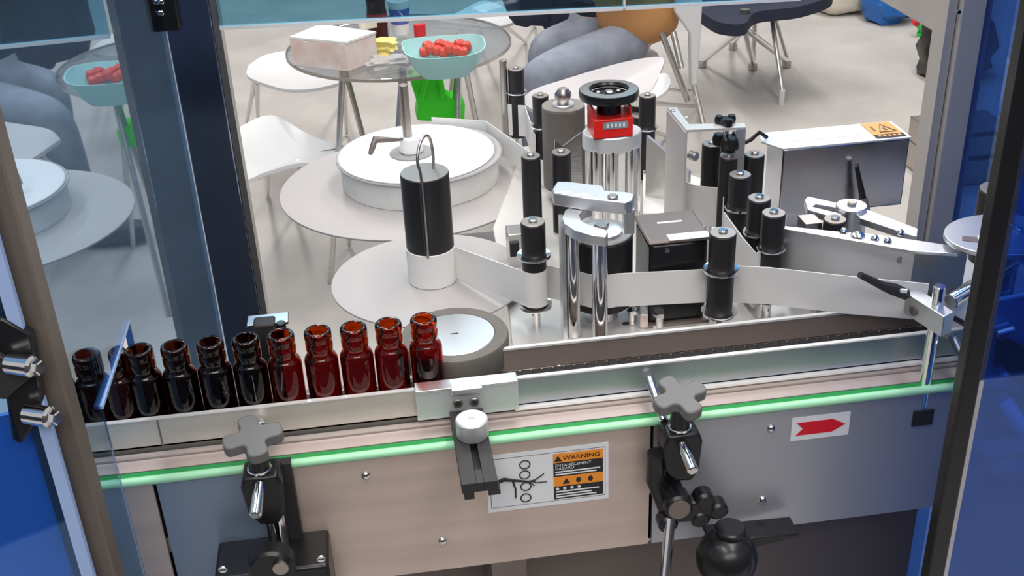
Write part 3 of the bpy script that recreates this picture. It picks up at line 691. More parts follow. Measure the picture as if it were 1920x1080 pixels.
# triangular pale guide plate
tp_ = [PZ(x, y, 1.075) for x, y in ((1215, 285), (1240, 290), (1290, 385), (1285, 400), (1206, 400), (1206, 330))]
t = thing('guide_plate', 'pale grey pointed plate behind the motor', 'machine plate', (tp_[0].x, tp_[0].y, ZP))
obj('plate', prism([(p.x, p.y) for p in tp_], ZP, ZP+.015), 'label_web', t)
fa, fb_ = PZ(1212, 252, 1.17), PZ(1290, 352, 1.10)
bm = bmesh.new(); V = [bm.verts.new(v) for v in ((fa.x, fa.y, 1.168), (fb_.x, fb_.y, 1.125), (fb_.x, fb_.y, 1.06), (fa.x, fa.y, 1.06), (fa.x+.004, fa.y+.002, 1.168), (fb_.x+.004, fb_.y+.002, 1.125), (fb_.x+.004, fb_.y+.002, 1.06), (fa.x+.004, fa.y+.002, 1.06))]
for f in ((0, 1, 2, 3), (4, 7, 6, 5), (0, 4, 5, 1), (1, 5, 6, 2), (2, 6, 7, 3), (3, 7, 4, 0)): bm.faces.new([V[i] for i in f])
bmesh.ops.recalc_face_normals(bm, faces=bm.faces); t = thing('sloped_fin', 'sloping steel fin right of the chrome pillars', 'bracket', (fa.x, fa.y, ZP)); obj('fin', bm, 'steel', t)

# ---- control box
zt = 1.190
B = [PZ(x, y, zt) for x, y in ((1472, 281), (1704, 254), (1664, 226), (1432, 250))]
t = thing('control_box', 'dark mirror finished steel control box with orange sticker on its lid', 'control box', (B[0].x, B[0].y, ZP))
bot = PY(1480, 408, B[0].y).z
x0_, x1_, y0_, y1_ = B[0].x, B[1].x, (B[0].y+B[1].y)/2, (B[2].y+B[3].y)/2
obj('body', bb(x0_, x1_, y0_, y1_, bot, zt-.002), 'mirror_dark', t, 'dark mirror like steel body', bevel=.002)
lid = obj('lid', prism([(x0_-.001, y0_-.001), (x1_+.001, y0_-.001), (x1_+.001, y1_), (x0_-.012, y1_), (x0_-.020, y0_+.03)], zt-.002, zt), 'aluminium_matt', t, 'satin lid')
L = [PZ(x, y, zt+.001) for x, y in ((1462, 246), (1605, 230), (1640, 256), (1475, 272))]
obj('name_plate', bb(x0_+.02, x0_+(x1_-x0_)*.66, y0_+.02, y1_-.01, zt, zt+.0006), 'sticker', lid, 'pale label plate on the lid')
ox0, ox1 = x0_+(x1_-x0_)*.745, x1_-.004
LY = lambda v: y0_+(y1_-y0_)*v
LX = lambda u: ox0+(ox1-ox0)*u
obj('orange_sticker', bb(ox0, ox1, LY(.26), LY(.96), zt, zt+.0008), 'orange_box', lid, 'orange warning sticker')
obj('sticker_foot', bb(ox0, ox1, LY(.06), LY(.26), zt, zt+.0008), 'print_black', lid)
obj('triangle_mark', tube([(LX(u), LY(v), zt+.001) for u, v in ((.30, .36), (.86, .36), (.58, .82))], .0012, 6, True), 'motor_brown', lid)
obj('bar_mark', box((LX(.2), LY(.6), zt+.001), (.003, (y1_-y0_)*.3, .0006)), 'motor_brown', lid)
obj('dash_mark', box((LX(.58), LY(.54), zt+.001), (.004, (y1_-y0_)*.16, .0006)), 'motor_brown', lid)
for k in range(5): obj('print_mark', bb(LX(.10+k*.17), LX(.20+k*.17), LY(.12), LY(.20), zt+.0007, zt+.0012), 'orange_box', lid)
h0 = PY(1408, 262, y0_+.03); h1 = PY(1424, 248, y0_+.03); h2 = PY(1438, 258, y0_+.03)
ht = obj('side_clip', tube([tuple(h0+Vector((-.01, 0, -.004))), tuple(h0), tuple(h1), tuple(h2)], .0028, 8), 'black_plastic', t)
rr0 = PY(1606, 312, y0_-.012); rr1 = PY(1618, 372, y0_-.022)
t2 = thing('cable_probe', 'thin black probe rod standing before the control box', 'probe', tuple(rr1))
obj('rod', rod(rr0, rr1, .0028, 12, .0005, .0045), 'black_plastic', t2); obj('tip', rod(rr0, rr0+(rr0-rr1).normalized()*.003, .0035, 10), 'post_steel', t2); obj('collar', rod(rr1, rr1+(rr1-rr0).normalized()*.025, .0060, 12), 'motor_brown', t2)
obj('support_post', bb(x0_+.02, x0_+.06, y0_+.02, y0_+.06, .80, bot), 'box_steel', t)
obj('support_arm', bb(.56, x0_+.06, y0_+.02, y0_+.06, .78, .80), 'box_steel', t)

# ---- peeler plate
zp1 = 1.165
A_, B_ = PZ(1452, 428, zp1), PZ(1716, 472, zp1)
t = thing('peeler_plate', 'long silver wedge shaped peeler plate with bolt heads along its top', 'machine plate', (A_.x, A_.y, 1.12))
zlow = 1.153
obj('face', vplate(A_, B_, 1.105, zp1-.001, .004), 'aluminium', t, 'satin vertical face')
T_ = [PZ(x, y, zp1+.002) for x, y in ((1451, 427), (1462, 424), (1556, 434), (1640, 440), (1720, 452), (1798, 464), (1806, 472), (1796, 477), (1716, 472))]
top_ = obj('top_flange', prism([(p.x, p.y) for p in T_], zp1-.001, zp1+.003), 'aluminium', t, 'silver top flange', bevel=.0006)
for px, py, r in ((1582, 434, .0055), (1608, 441, .0085), (1640, 447, .0052), (1664, 452, .0050), (1688, 437, .0052)):
    q = PZ(px, py, zp1+.004); obj('bolt', lathe([(r, zp1+.003), (r*.95, zp1+.005), (r*.5, zp1+.008), (0, zp1+.0085)], (q.x, q.y, 0), 16), 'chrome', top_)
for px, py in ((1688, 483), (1740, 487)):
    q = PY(px, py, (A_.y+B_.y)/2-.03)
bbv = (B_-A_).normalized()
for s in (.90,):
    q = A_.lerp(B_, s); obj('hole', rod(q+Vector((0, -.0025, -.012)), q+Vector((0, -.0035, -.012)), .0042, 16), 'post_steel', t)
dk = [PZ(x, y, zp1-.004) for x, y in ((1718, 473), (1800, 479))]
obj('dark_return', vplate(dk[0]+Vector((0, .012, 0)), dk[1]+Vector((.02, .02, 0)), 1.09, zp1-.004, .003), 'box_steel', t, 'shaded return plate')
obj('support', bb(A_.x+.04, A_.x+.06, A_.y+.004, A_.y+.03, ZP, zp1-.001), 'box_steel', t)
# slotted arm
zs = 1.166
a1_, a2_, a3_ = PZ(1512, 378, zs), PZ(1597, 402, zs), PZ(1738, 444, zs)
t = thing('slotted_bracket', 'silver slotted adjusting arm with round boss behind the peeler plate', 'bracket', (a2_.x, a2_.y, ZP))
q4 = [PZ(x, y, zs) for x, y in ((1508, 376), (1514, 369), (1572, 382), (1570, 390), (1531, 383), (1524, 389), (1566, 399), (1580, 404), (1566, 409), (1514, 394))]
obj('slot_end', prism([(p.x, p.y) for p in q4], zs-.008, zs+.001), 'aluminium', t, bevel=.001)
q4 = [PZ(x, y, zs) for x, y in ((1600, 392), (1616, 390), (1722, 430), (1720, 444), (1706, 441), (1612, 410))]
obj('far_arm', prism([(p.x, p.y) for p in q4], zs-.008, zs+.001), 'aluminium', t, bevel=.001)
bo = PZ(1597, 384, zs+.006); obj('boss', cyl(bo, .0185, ZP, zs+.006, .001, 32), 'aluminium', t, 'round silver boss'); obj('bolt', cyl(bo, .006, zs+.006, zs+.010, .001, 6), 'post_steel', t)
# round adjusting plate at right
zr_ = 1.180
rc = PZ(1862, 450, zr_); 
t = thing('round_plate', 'rounded silver plate with slot by the black door stile', 'machine plate', (rc.x, rc.y, ZP))
ea = PZ(1775, 446, zr_); ra = (rc-ea).length
obj('plate', prism(ellipse((rc.x+.02, rc.y+.012), ra+.018, .052, 0, 48), zr_-.006, zr_), 'aluminium', t, bevel=.001)
q = PZ(1822, 449, zr_); obj('slot', box((q.x, q.y, zr_+.0003), (.020, .012, .0006), -.5), 'motor_brown', t)
q = PZ(1842, 447, zr_); obj('slot_insert', box((q.x, q.y, zr_+.0005), (.010, .010, .0006), -.5), 'print_white', t)
for px, py in ((1897, 422), (1912, 430)): q = PZ(px, py, zr_+.002); obj('bolt', cyl(q, .004, zr_, zr_+.004, .001, 12), 'chrome', t)
obj('post', cyl((rc.x+.02, rc.y+.012), .02, ZP-.06, zr_-.006), 'box_steel', t)
x, y = at(1874, 352, 1.195); t = thing('guide_roller', 'black cylinder with white top just left of the door stile', 'roller', (x, y, 1.1))
obj('sleeve', cyl((x, y), .022, 1.10, 1.192, .001), 'roller_black', t); obj('cap', cyl((x, y), .0215, 1.192, 1.1945, .0005), 'cap_brown', t); obj('shaft', cyl((x, y), .008, 1.0, 1.10), 'chrome', t)

# ---- webs
def web(name, label, path, z0, z1, m='label_web'):
    o = obj(name, ribbon(path, z0, z1), m); tag(o, label, 'label web', 'white label web threaded round the rollers'); return o
rw = .0149
w1 = [(cq.x+.012, cq.y-RS+.0)] if False else []
s_ = (cq.x+.0295, cq.y-.010)
path = [s_]+arc(R1, rw, 205, 330, 12)+[(.180, 1.180)]
web('label_web', 'white web running from the tall spool round the left flanged roller', path, [1.076]+[1.0925]*14, [1.120]+[1.138]*14)
P2 = [(.178, 1.178)]+arc(dr, DR+.0008, 215, 285, 12)+[(R2[0]-.006, R2[1]+.0158)]
web('label_web', 'white web crossing from the black drum to the flanged roller', P2, 1.0925, 1.136)
pe = PZ(1700, 603, 1.092)
P3 = [(R2[0]+.004, R2[1]+.0158), (.43, 1.106), (.51, 1.066), (pe.x+.02, pe.y)]
pm = PZ(1830, 560, 1.12)
web('label_web', 'long white web from the flanged roller to the peel tip on the right', P3, 1.092, [1.140, 1.140, 1.140, 1.138])
# curled web end at right
ce = [PZ(x, y, 1.138) for x, y in ((1770, 553), (1800, 556), (1828, 556), (1826, 545))]
web('label_web', 'curled backing paper end beside the black stile', smooth_path([(p.x, p.y, 0) for p in ce], 5), 1.100, 1.136)
# diagonal web along the roller row
def rp_(px, py): return Vector((*at(px, py), 0))
d_ = [rp_(1451, 398), rp_(1424, 370), rp_(1388, 326)]
P4 = [(R2[0]+.10, R2[1]+.045)]+[(p.x-.020, p.y-.006) for p in d_]
web('label_web', 'white web slanting in front of the diagonal roller row', P4, 1.075, 1.148)
k1, k2 = rp_(1368, 291), rp_(1335, 268)
P5 = smooth_path([(k1.x-.010, k1.y-.016, 0), (k2.x+.004, k2.y-.030, 0), (k2.x-.026, k2.y-.01, 0), (k2.x-.04, k2.y+.03, 0)], 6)
web('label_web', 'curved white web under the steel angle bracket', P5, 1.085, 1.142)
# bobbin to pinch roller
P6 = [(tq.x+.06, tq.y+.105), (R5[0]-.03, R5[1]+.01)]
P6 = [(tq.x+.03, tq.y+.120), (tq.x+.115, tq.y+.08), (R5[0]-.010, R5[1]-.033)]
web('label_web', 'grey white web leaving the bobbin toward the fat grey cylinder', P6, 1.072, 1.112)
q6, q7 = rp_(967, 128), rp_(1013, 178)
web('label_web', 'white web between the two small far rollers', [(q6.x-.016, q6.y-.004), (q6.x+.010, q6.y-.018), (q7.x-.012, q7.y-.014)], 1.085, 1.138)
# V-shaped fins in front of R5
q = rp_(1052, 284); t = thing('folded_guide', 'V cut steel guide in front of the fat cylinder', 'bracket', (q.x, q.y+.03, ZP))
v0, v1, v2, v3, v4 = [PY(x, y, q.y+.035) for x, y in ((1040, 262), (1055, 274), (1087, 248), (1092, 300), (1034, 300))]
obj('plate', slab([(v4.x, ZP), (v3.x, ZP), (v2.x+.002, v2.z), (v1.x, v1.z), (v0.x, v0.z)], q.y+.034, q.y+.037), 'steel', t)
q = PZ(966, 430, 1.12); t = thing('steel_block', 'small bright steel block left of the flanged roller', 'block', (q.x, q.y, ZP))
obj('block', box((q.x, q.y, 1.09), (.022, .03, .06)), 'steel', t, bevel=.001)
obj('pad', box((q.x-.004, q.y-.017, 1.100), (.012, .004, .02)), 'black_plastic', t, bevel=.001)

# ---- sensor behind bottles
sb = PY(505, 625, 1.10); t = thing('bottle_sensor', 'small black sensor on a grey bracket behind the bottles', 'sensor', (sb.x, 1.10, 1.0))
obj('body', box((sb.x-.004, 1.105, 1.115), (.024, .02, .050)), 'black_matt', t, bevel=.003)
q = PY(492, 603, 1.11); obj('bracket', box((q.x+.006, 1.112, q.z), (.045, .022, .004)), 'box_steel', t, bevel=.001)
q = PY(527, 610, 1.10); obj('lens', cyl((q.x, 1.10), .0055, q.z-.016, q.z+.004, .001), 'black_plastic', t)
obj('stand', bb(sb.x-.008, sb.x, 1.118, 1.124, .95, 1.13), 'box_steel', t)

# ================================================================== CLAMPS IN FRONT
# aluminium clamp block with knurled knob
yc = 1.0175
c0_, c1_ = PY(778, 735, yc), PY(970, 710, yc)
b0_ = PY(785, 800, yc)
t = thing('clamp_block', 'satin aluminium clamp block joining the two front rails', 'clamp', ((c0_.x+c1_.x)/2, yc, b0_.z))
zt_ = (c0_.z+c1_.z)/2
obj('block', bb(c0_.x, c1_.x, yc-.004, yc+.0045, zt_-.036, zt_), 'aluminium_matt', t, bevel=.0008)
obj('top_lip', bb(c0_.x, c1_.x, yc-.006, yc+.012, zt_, zt_+.0025), 'aluminium', t, 'bright top lip', bevel=.0006)
xm0, xm1 = PY(846, 735, yc-.01).x, PY(905, 735, yc-.01).x
obj('tongue', bb(xm0, xm1, yc-.012, yc+.002, zt_-.004, zt_+.003), 'aluminium', t, bevel=.0008)
for px, py in ((858, 755), (890, 752)):
    q = PY(px, py, yc-.0045); s__ = obj('screw', rod(q, q+Vector((0, -.003, 0)), .0055, 18, .001), 'post_steel', t); obj('socket', rod(q+Vector((0, -.003, 0)), q+Vector((0, -.0034, 0)), .0028, 6), 'black_matt', s__)
kq = PY(884, 784, .965); 
kn = thing('knurled_screw', 'matt silver cylindrical knob on the black slotted bar', 'knob', (kq.x, .965, kq.z-.03))
kr = .0168; kz1 = kq.z; 
kbase = PY(884, 834, .965-kr).z
obj('grip', lathe([(0, kbase), (kr-.001, kbase), (kr, kbase+.0015), (kr, kz1-.0015), (kr-.0015, kz1), (.003, kz1), (.002, kz1-.002), (0, kz1-.002)], (kq.x, .965, 0), 48), 'aluminium_matt', kn, 'matt silver grip')
# black slotted bar (runs toward the viewer)
zb1 = kbase
sb0, sb1 = PZ(868, 830, zb1), PZ(905, 830, zb1)
fy = PZ(900, 905, zb1).y
bar = thing('slotted_bar', 'black slotted slide bar pointing to the viewer under the silver knob', 'slide bar', (kq.x, .93, zb1-.012))
bx0, bx1 = PZ(862, 890, zb1).x, PZ(931, 888, zb1).x
bm = bmesh.new(); w_ = (bx1-bx0); ym = fy+.012
slx0, slx1 = bx0+w_*.42, bx0+w_*.62
for (xa_, xb_, ya_, yb_) in ((bx0, slx0, fy, 1.012), (slx1, bx1, fy, 1.012), (slx0, slx1, fy, PZ(898, 880, zb1).y)):
    add_box(bm, ((xa_+xb_)/2, (ya_+yb_)/2, zb1-.0055), (xb_-xa_, yb_-ya_, .011))
obj('bar', bm, 'black_matt', bar, bevel=.0004)
obj('slot_floor', bb(slx0, slx1, PZ(898, 880, zb1).y, 1.012, zb1-.011, zb1-.009), 'print_black', bar)
obj('end_foot', bb(bx0+.002, bx0+.012, fy, fy+.014, zb1-.019, zb1-.011), 'black_matt', bar); obj('end_foot', bb(bx1-.010, bx1+.002, fy, fy+.014, zb1-.017, zb1-.011), 'black_matt', bar)

# star knob clamps
def star_knob(cx, cy_, z, R, m_top='knob_grey', n=4, rot=.6, th=.013, tilt=(0, 0, 0)):
    pts = []
    for k in range(96):
        a = 2*PI*k/96; c = math.cos(n*(a-rot)); rr = R*(.50+.50*(.5+.5*math.tanh(1.9*c+.55)/.98))
        pts.append((cx+rr*math.cos(a), cy_+rr*math.sin(a)))
    bm = prism(pts, z-th, z)
    m = Matrix.Translation((cx, cy_, z)) @ Matrix.Rotation(tilt[0], 4, 'X') @ Matrix.Rotation(tilt[1], 4, 'Y') @ Matrix.Translation((-cx, -cy_, -z))
    bmesh.ops.transform(bm, matrix=m, verts=bm.verts); return bm
def clamp(label, kx, ky, px_rod0, px_rod1, yk, mir=1, post_bot=None, rot=.75, name='rail_clamp'):
    k = PY(kx, ky, yk); t = thing(name, label, 'clamp', (k.x, yk, .9))
    R = .030
    obj('star_knob', star_knob(k.x, yk, k.z, R, rot=rot, tilt=(.16, 0, 0)), 'knob_grey', t, 'dark grey four lobed star knob', bevel=.0018)
    obj('knob_neck', cyl((k.x+.001, yk), .0105, k.z-.040, k.z-.010, .001, 20), 'black_plastic', t)
    obj('collar', cyl((k.x+.001, yk), .0125, k.z-.043, k.z-.040, .0008, 24), 'chrome', t)
    # split clamp body
    zb = k.z-.043
    pts = [(-.017, 0), (.017, 0), (.021, -.012), (.018, -.050), (.010, -.062), (-.008, -.060), (-.018, -.045), (-.021, -.012)]
    bd = obj('body', slab([(k.x+.002+a*1., zb+b) for a, b in pts], yk-.014, yk+.018), 'black_plastic', t, 'black split clamp body', bevel=.003)
    r0, r1 = PY(*px_rod0, yk-.010), PY(*px_rod1, yk-.045)
    obj('rod', rod(r0, r1, .0062, 20, .0012), 'chrome', t, 'chrome rod end pointing at the viewer')
    # mounting arm to the panel
    obj('mount', bb(k.x-.012, k.x+.016, yk+.018, YG, zb-.050, zb-.018), 'black_matt', t, bevel=.002)
    return t, k, zb
c1, k1_, zb1_ = clamp('left star knob rail clamp, left of the panel screws', 473, 815, (487, 905), (479, 968), .955, rot=.25)
c2, k2_, zb2_ = clamp('right star knob rail clamp beside the warning sticker', 1275, 738, (1278, 832), (1300, 884), .955, rot=.35)
# rods from knobs to rail
for c, a, b in ((c1, (488, 790), (492, 800)), (c2, (1217, 708), (1245, 790))):
    p0, p1 = PY(*a, 1.020), PY(*b, .968)
    obj('rail_pin', rod(p0, p1, .0050, 16, .001), 'chrome', c, 'chrome pin reaching the rail')
# lower joints for the right clamp
jx = PY(1262, 930, .955)
obj('link', tube([PY(1232, 850, .96), PY(1228, 900, .96), PY(1250, 950, .955), PY(1270, 965, .95)], [.011, .010, .011, .010], 12), 'black_plastic', c2, 'black link')
lj = thing('cross_joint', 'black lobed cross joint under the right star knob clamp', 'joint', tuple(PY(1285, 960, .95)))
q = PY(1268, 942, .945)
obj('ball', rod(q+Vector((0, .012, 0)), q+Vector((0, -.012, 0)), .016, 24, .003), 'black_plastic', lj)
obj('face', rod(q+Vector((0, -.012, 0)), q+Vector((0, -.0135, 0)), .012, 24), 'motor_brown', lj)
for dx, dz in ((.030, .002), (.026, -.022), (-.010, -.024), (.046, -.014)):
    obj('lobe', rod(q+Vector((dx, .010, dz)), q+Vector((dx, -.010, dz)), .011, 18, .003), 'black_plastic', lj)
obj('web', box(q+Vector((.018, 0, -.010)), (.045, .016, .026)), 'black_plastic', lj, bevel=.003)
obj('arm', box(q+Vector((.0, .026, 0)), (.022, .034, .022)), 'black_plastic', lj, bevel=.002)
p0, p1 = PY(1256, 985, .94), PY(1245, 1110, .90)
t = thing('support_rod', 'thin pale steel rod hanging below the right cross joint', 'rod', tuple(p1))
obj('rod', rod(p0+Vector((0, 0, .01)), Vector((p1.x, p1.y, .55)) if False else p1-(p0-p1)*2, .0058, 16), 'chrome', t)
# black foot bracket at lower left
zk = PY(510, 1010, .93).z
q0_, q1_ = PZ(405, 1075, zk-.03), PZ(625, 1050, zk-.03)
fbk = thing('rail_bracket', 'black bracket block with two slotted screws at the bottom left', 'bracket', (k1_.x, .93, zk-.06))
ya, yb = YG-.060, YG-.001
xa_, xb_ = PZ(412, 1030, zk).x, PZ(618, 1005, zk).x
xa_, xb_ = PY(408, 1010, yb).x, PY(618, 1000, yb).x
zk2 = PY(510, 1003, yb).z
obj('block', bb(xa_, xb_, ya, yb, zk2-.10, zk2), 'black_plastic', fbk, bevel=.004)
for px, py in ((418, 1067), (602, 1047)):
    q = PY(px, py, ya); s1_ = obj('screw', rod(q, q+Vector((0, -.0015, 0)), .0045, 16, .0006), 'chrome', fbk); obj('slot', box(q+Vector((0, -.0017, 0)), (.007, .0006, .001)), 'black_matt', s1_)
q = PY(510, 1060, ya-.01); obj('boss', rod(q+Vector((0, .012, 0)), q+Vector((0, -.010, 0)), .024, 28, .003), 'black_plastic', fbk); obj('pin', rod(q+Vector((.010, -.010, .006)), q+Vector((.010, -.014, .006)), .008, 16), 'post_steel', fbk)
obj('riser', cyl((k1_.x+.008, .962), .009, zk2-.005, zb1_-.05, 0, 18), 'chrome', fbk)
obj('riser_back', bb(k1_.x-.005, k1_.x+.030, .972, YG-.001, zk2, zb1_-.01), 'black_matt', fbk)
# big black ball knob low right
q = PY(1362, 1045, .93)
t = thing('ball_foot', 'large glossy black ball knob below the right panel', 'knob', (q.x, .93, q.z-.1))
rbk = .034
obj('ball', lathe([(max(0, rbk*math.sin(k*PI/14)), q.z-rbk*math.cos(k*PI/14)) for k in range(0, 13)]+[(0, q.z+rbk*.93)], (q.x, .93, 0), 40), 'black_plastic', t)
obj('neck', cyl((q.x+.004, .935), .017, q.z+rbk*.75, q.z+rbk*1.15, .002), 'black_plastic', t)
bm = slab([(p.x, p.z) for p in [PY(x, y, .96) for x, y in ((1322, 1003), (1400, 1012), (1440, 1002), (1490, 988), (1490, 984), (1324, 1000))]], .945, .975)
obj('lever_plate', bm, 'black_plastic', t, bevel=.002)
obj('stem', cyl((q.x, .93), .012, q.z-.30, q.z-rbk*1.2), 'box_steel', t)

# clamp on vertical rod (right)
yv = 1.0
Q_ = PZ(1757, 573, 1.136); yv = Q_.y; r0 = PY(1763, 536, yv); r0.x = Q_.x; r1 = PY(1736, 760, yv)
vr = thing('sensor_post', 'upright bright steel rod with cross block before the rails on the right', 'rod', (r0.x, yv, ZF))
obj('rod', cyl((r0.x, yv), .0066, ZF-.05, r0.z, .001, 28), 'chrome', vr)
obj('mount', bb(r0.x-.012, r0.x+.012, yv-.008, YG, ZF-.05, ZF-.03), 'black_matt', vr)
cbk = thing('cross_block', 'silver cross clamp block on the upright rod', 'clamp', (r0.x, yv, 1.1))
K = [PZ(x, y, 1.136) for x, y in ((1698, 549), (1722, 541), (1790, 585), (1770, 594))]
obj('block', prism([(p.x, p.y) for p in K], 1.111, 1.136), 'aluminium', cbk, bevel=.001)
q = PY(1716, 574, K[0].y-.002); q = Vector((K[0].x*.75+K[3].x*.25, K[0].y*.75+K[3].y*.25-.001, 1.1215))
nv = Vector((K[3].y-K[0].y, -(K[3].x-K[0].x), 0)).normalized()
obj('screw_hole', rod(q, q+nv*.0012, .0060, 18), 'motor_brown', cbk); obj('screw', rod(q+nv*.001, q+nv*.0022, .0042, 6), 'chrome', cbk)
g0 = PY(1782, 566, yv+.006); g1 = PY(1900, 492, yv+.05)
t = thing('cross_rod', 'slanting steel rod from the cross block to behind the door', 'rod', tuple(g0))
obj('rod', rod(g0, g1, .0088, 24, .001), 'chrome', t)
g2 = PY(1848, 520, yv+.08)
s0_, s1_ = PY(1612, 515, 1.01), PY(1698, 552, K[0].y)
t = thing('probe_sensor', 'thin black fork sensor reaching left from the cross block', 'sensor', tuple(s0_))
obj('body', tube([tuple(s0_), tuple(s0_.lerp(s1_, .5)+Vector((0, 0, -.0015))), tuple(s0_.lerp(s1_, .72)), tuple(s1_)], [.0035, .0050, .0072, .0065], 8), 'black_matt', t)
obj('sensor_tip', box(s0_.lerp(s1_, .84)+Vector((0, -.006, .004)), (.012, .003, .004), -.4), 'sticker', t)
cb = smooth_path([PY(1788, 596, yv), PY(1806, 606, yv-.005), PY(1818, 616, yv-.01), PY(1828, 640, yv-.01), PY(1826, 700, yv)], 6)
t = obj('sensor_cable', tube(cb, .0032, 8), 'black_plastic'); tag(t, 'black cable hanging from the cross block on the right', 'cable')
p0, p1 = PY(1785, 628, 1.03), PY(1812, 682, .97)
t = thing('short_pin', 'short steel pin slanting before the rails at far right', 'rod', tuple(p1)); obj('pin', rod(p0, p1, .0058, 18, .001), 'chrome', t); 

# machine parts seen through the right door
t = thing('infeed_hood', 'pale blue sheet hood behind the right front door', 'machine cover', (.55, 1.0, .9))
hq = [PY(x, y, .95) for x, y in ((1846, 568), (1990, 540), (1990, 760), (1835, 720))]
obj('sheet', slab([(p.x, p.z) for p in hq], .95, .957), 'blue_panel_pale', t, bevel=.002)
hq = [PY(x, y, .94) for x, y in ((1880, 632), (1990, 690), (1990, 780), (1868, 690))]
obj('dark_window', slab([(p.x, p.z) for p in hq], .942, .949), 'print_black', t)
for (a, b) in (((1868, 628), (1905, 618)), ((1876, 700), (1890, 708))): obj('latch', rod(PY(*a, .94), PY(*b, .935), .006, 12, .002), 'aluminium', t)
obj('pin', rod(PY(1885, 752, .93), PY(1925, 815, .90), .008, 14), 'blue_panel_pale', t); obj('foot', rod(PY(1870, 880, .92), PY(1925, 885, .92), .009, 10), 'blue_panel', t)
obj('stand', bb(hq[0].x+.02, hq[0].x+.1, .96, .99, .0, .95), 'blue_panel', t)
cl = thing('cable_loop', 'thin dark cable loop over the round plate at the right edge', 'cable', tuple(PY(1890, 490, 1.15)))
obj('loop', tube(smooth_path([PY(x, y, 1.15) for x, y in ((1874, 498), (1880, 482), (1898, 470), (1925, 470), (1950, 480))], 5), .0022, 8), 'print_black', cl)

# ================================================================== BACKGROUND HALL
# glass table
tz = .72
tc = PZ(748, 82, tz); TR = 203*(tc-CAM).length/F_PX
tb_ = thing('glass_table', 'round glass table with thin chrome legs behind the machine', 'table', (tc.x, tc.y, 0))
obj('tabletop', cyl((tc.x, tc.y), TR, tz-.010, tz, .002, 72), 'table_glass', tb_, 'clear glass top')
obj('top_rim', ring((tc.x, tc.y), TR, TR+.004, tz-.010, tz-.001, 72), 'post_steel', tb_)
for (ax, ay), (bx_, by_) in (((.18, -.12), (.10, -.34)), ((-.18, -.12), (-.30, -.22)), ((.0, -.2), (-.12, -.36)), ((.2, .1), (.3, .2))):
    obj('leg', rod((tc.x+ax, tc.y+ay, tz-.01), (tc.x+bx_, tc.y+by_, .0), .010, 10), 'steel', tb_)
    obj('leg', rod((tc.x+ax, tc.y+ay, tz-.01), (tc.x+ax*.4, tc.y+ay*1.6, .0), .009, 10), 'post_steel', tb_)
# tissue/cake box
bq_ = [PZ(x, y, tz+.085) for x, y in ((542, 72), (648, 82), (704, 62), (600, 48))]
t = thing('cake_box', 'pale pink printed cardboard box on the left of the glass table', 'box', (bq_[1].x, bq_[1].y, tz))
obj('carton', prism([(p.x, p.y) for p in bq_], tz, tz+.082), 'tissue_box', t, 'pink marbled sides', bevel=.002); obj('lid', prism([(p.x+(p.x-bq_[0].x)*.01, p.y) for p in bq_], tz+.083, tz+.090), 'paper', t, 'white lid')
q = PZ(690, 52, tz+.09); obj('lid_tab', box((q.x, q.y, tz+.10), (.05, .03, .018), .3), 'cream', t)
# snack packet
q = PZ(715, 90, tz+.02); t = thing('snack_packet', 'crumpled yellow and white snack packet between box and bowl', 'packet', (q.x, q.y, tz))
def pillow(c, s, seed=0, amp=.15, rz=0., sub=10):
    bm = bmesh.new(); bmesh.ops.create_icosphere(bm, subdivisions=3, radius=1); rnd = random.Random(seed); ph = [rnd.uniform(0, 6) for _ in range(6)]
    for v in bm.verts:
        n = v.co.copy(); k = 1+amp*(math.sin(5*n.x+ph[0])*math.sin(4*n.y+ph[1])+.6*math.sin(9*n.z+ph[2]+3*n.x)+.4*math.sin(13*n.y+ph[3]))
        sg = lambda a: math.copysign(abs(a)**.65, a)
        v.co = Vector((sg(n.x)*s[0]*k, sg(n.y)*s[1]*k, sg(n.z)*s[2]*k))
    bmesh.ops.transform(bm, matrix=Matrix.Translation(c) @ Matrix.Rotation(rz, 4, 'Z'), verts=bm.verts); return bm
obj('wrapper', pillow((q.x, q.y, tz+.025), (.045, .035, .022), 3, .3), 'yellow', t); 
q = PZ(752, 118, tz+.01); t = thing('snack_packet', 'clear crumpled plastic wrapper lying at the near table edge', 'packet', (q.x, q.y, tz))
obj('wrapper', pillow((q.x-.03, q.y+.01, tz+.013), (.055, .04, .012), 5, .35), 'clear_plastic', t)
# cola bottle & cup
q = PZ(711, 76, tz); t = thing('cola_bottle', 'dark cola bottle with red label standing on the table', 'bottle', (q.x, q.y, tz))
obj('bottle', lathe([(0, tz), (.030, tz), (.032, tz+.01), (.032, tz+.09), (.030, tz+.11), (.032, tz+.14), (.022, tz+.18), (.013, tz+.20), (.013, tz+.225), (0, tz+.225)], (q.x, q.y, 0), 24), 'cola', t)
obj('label_band', cyl(q, .033, tz+.075, tz+.092, 0), 'red', t, 'red label'); obj('cap', cyl(q, .015, tz+.225, tz+.238, .001), 'blue_print', t)
q = PZ(752, 62, tz); t = thing('drink_cup', 'white and blue paper cup behind the bowl', 'cup', (q.x, q.y, tz))
obj('cup', lathe([(0, tz), (.026, tz), (.036, tz+.11), (.033, tz+.11), (.024, tz+.004), (0, tz+.004)], (q.x, q.y, 0), 24), 'paper', t); obj('band', lathe([(.0295, tz+.035), (.0345, tz+.085), (.0350, tz+.085), (.0300, tz+.035), (.0295, tz+.035)], (q.x, q.y, 0), 24), 'blue_print', t)
q = PZ(788, 68, tz); t = thing('snack_carton', 'small red carton beside the paper cup', 'box', (q.x, q.y, tz)); obj('carton', box((q.x, q.y, tz+.02), (.035, .02, .04), .5), 'red', t, bevel=.002)
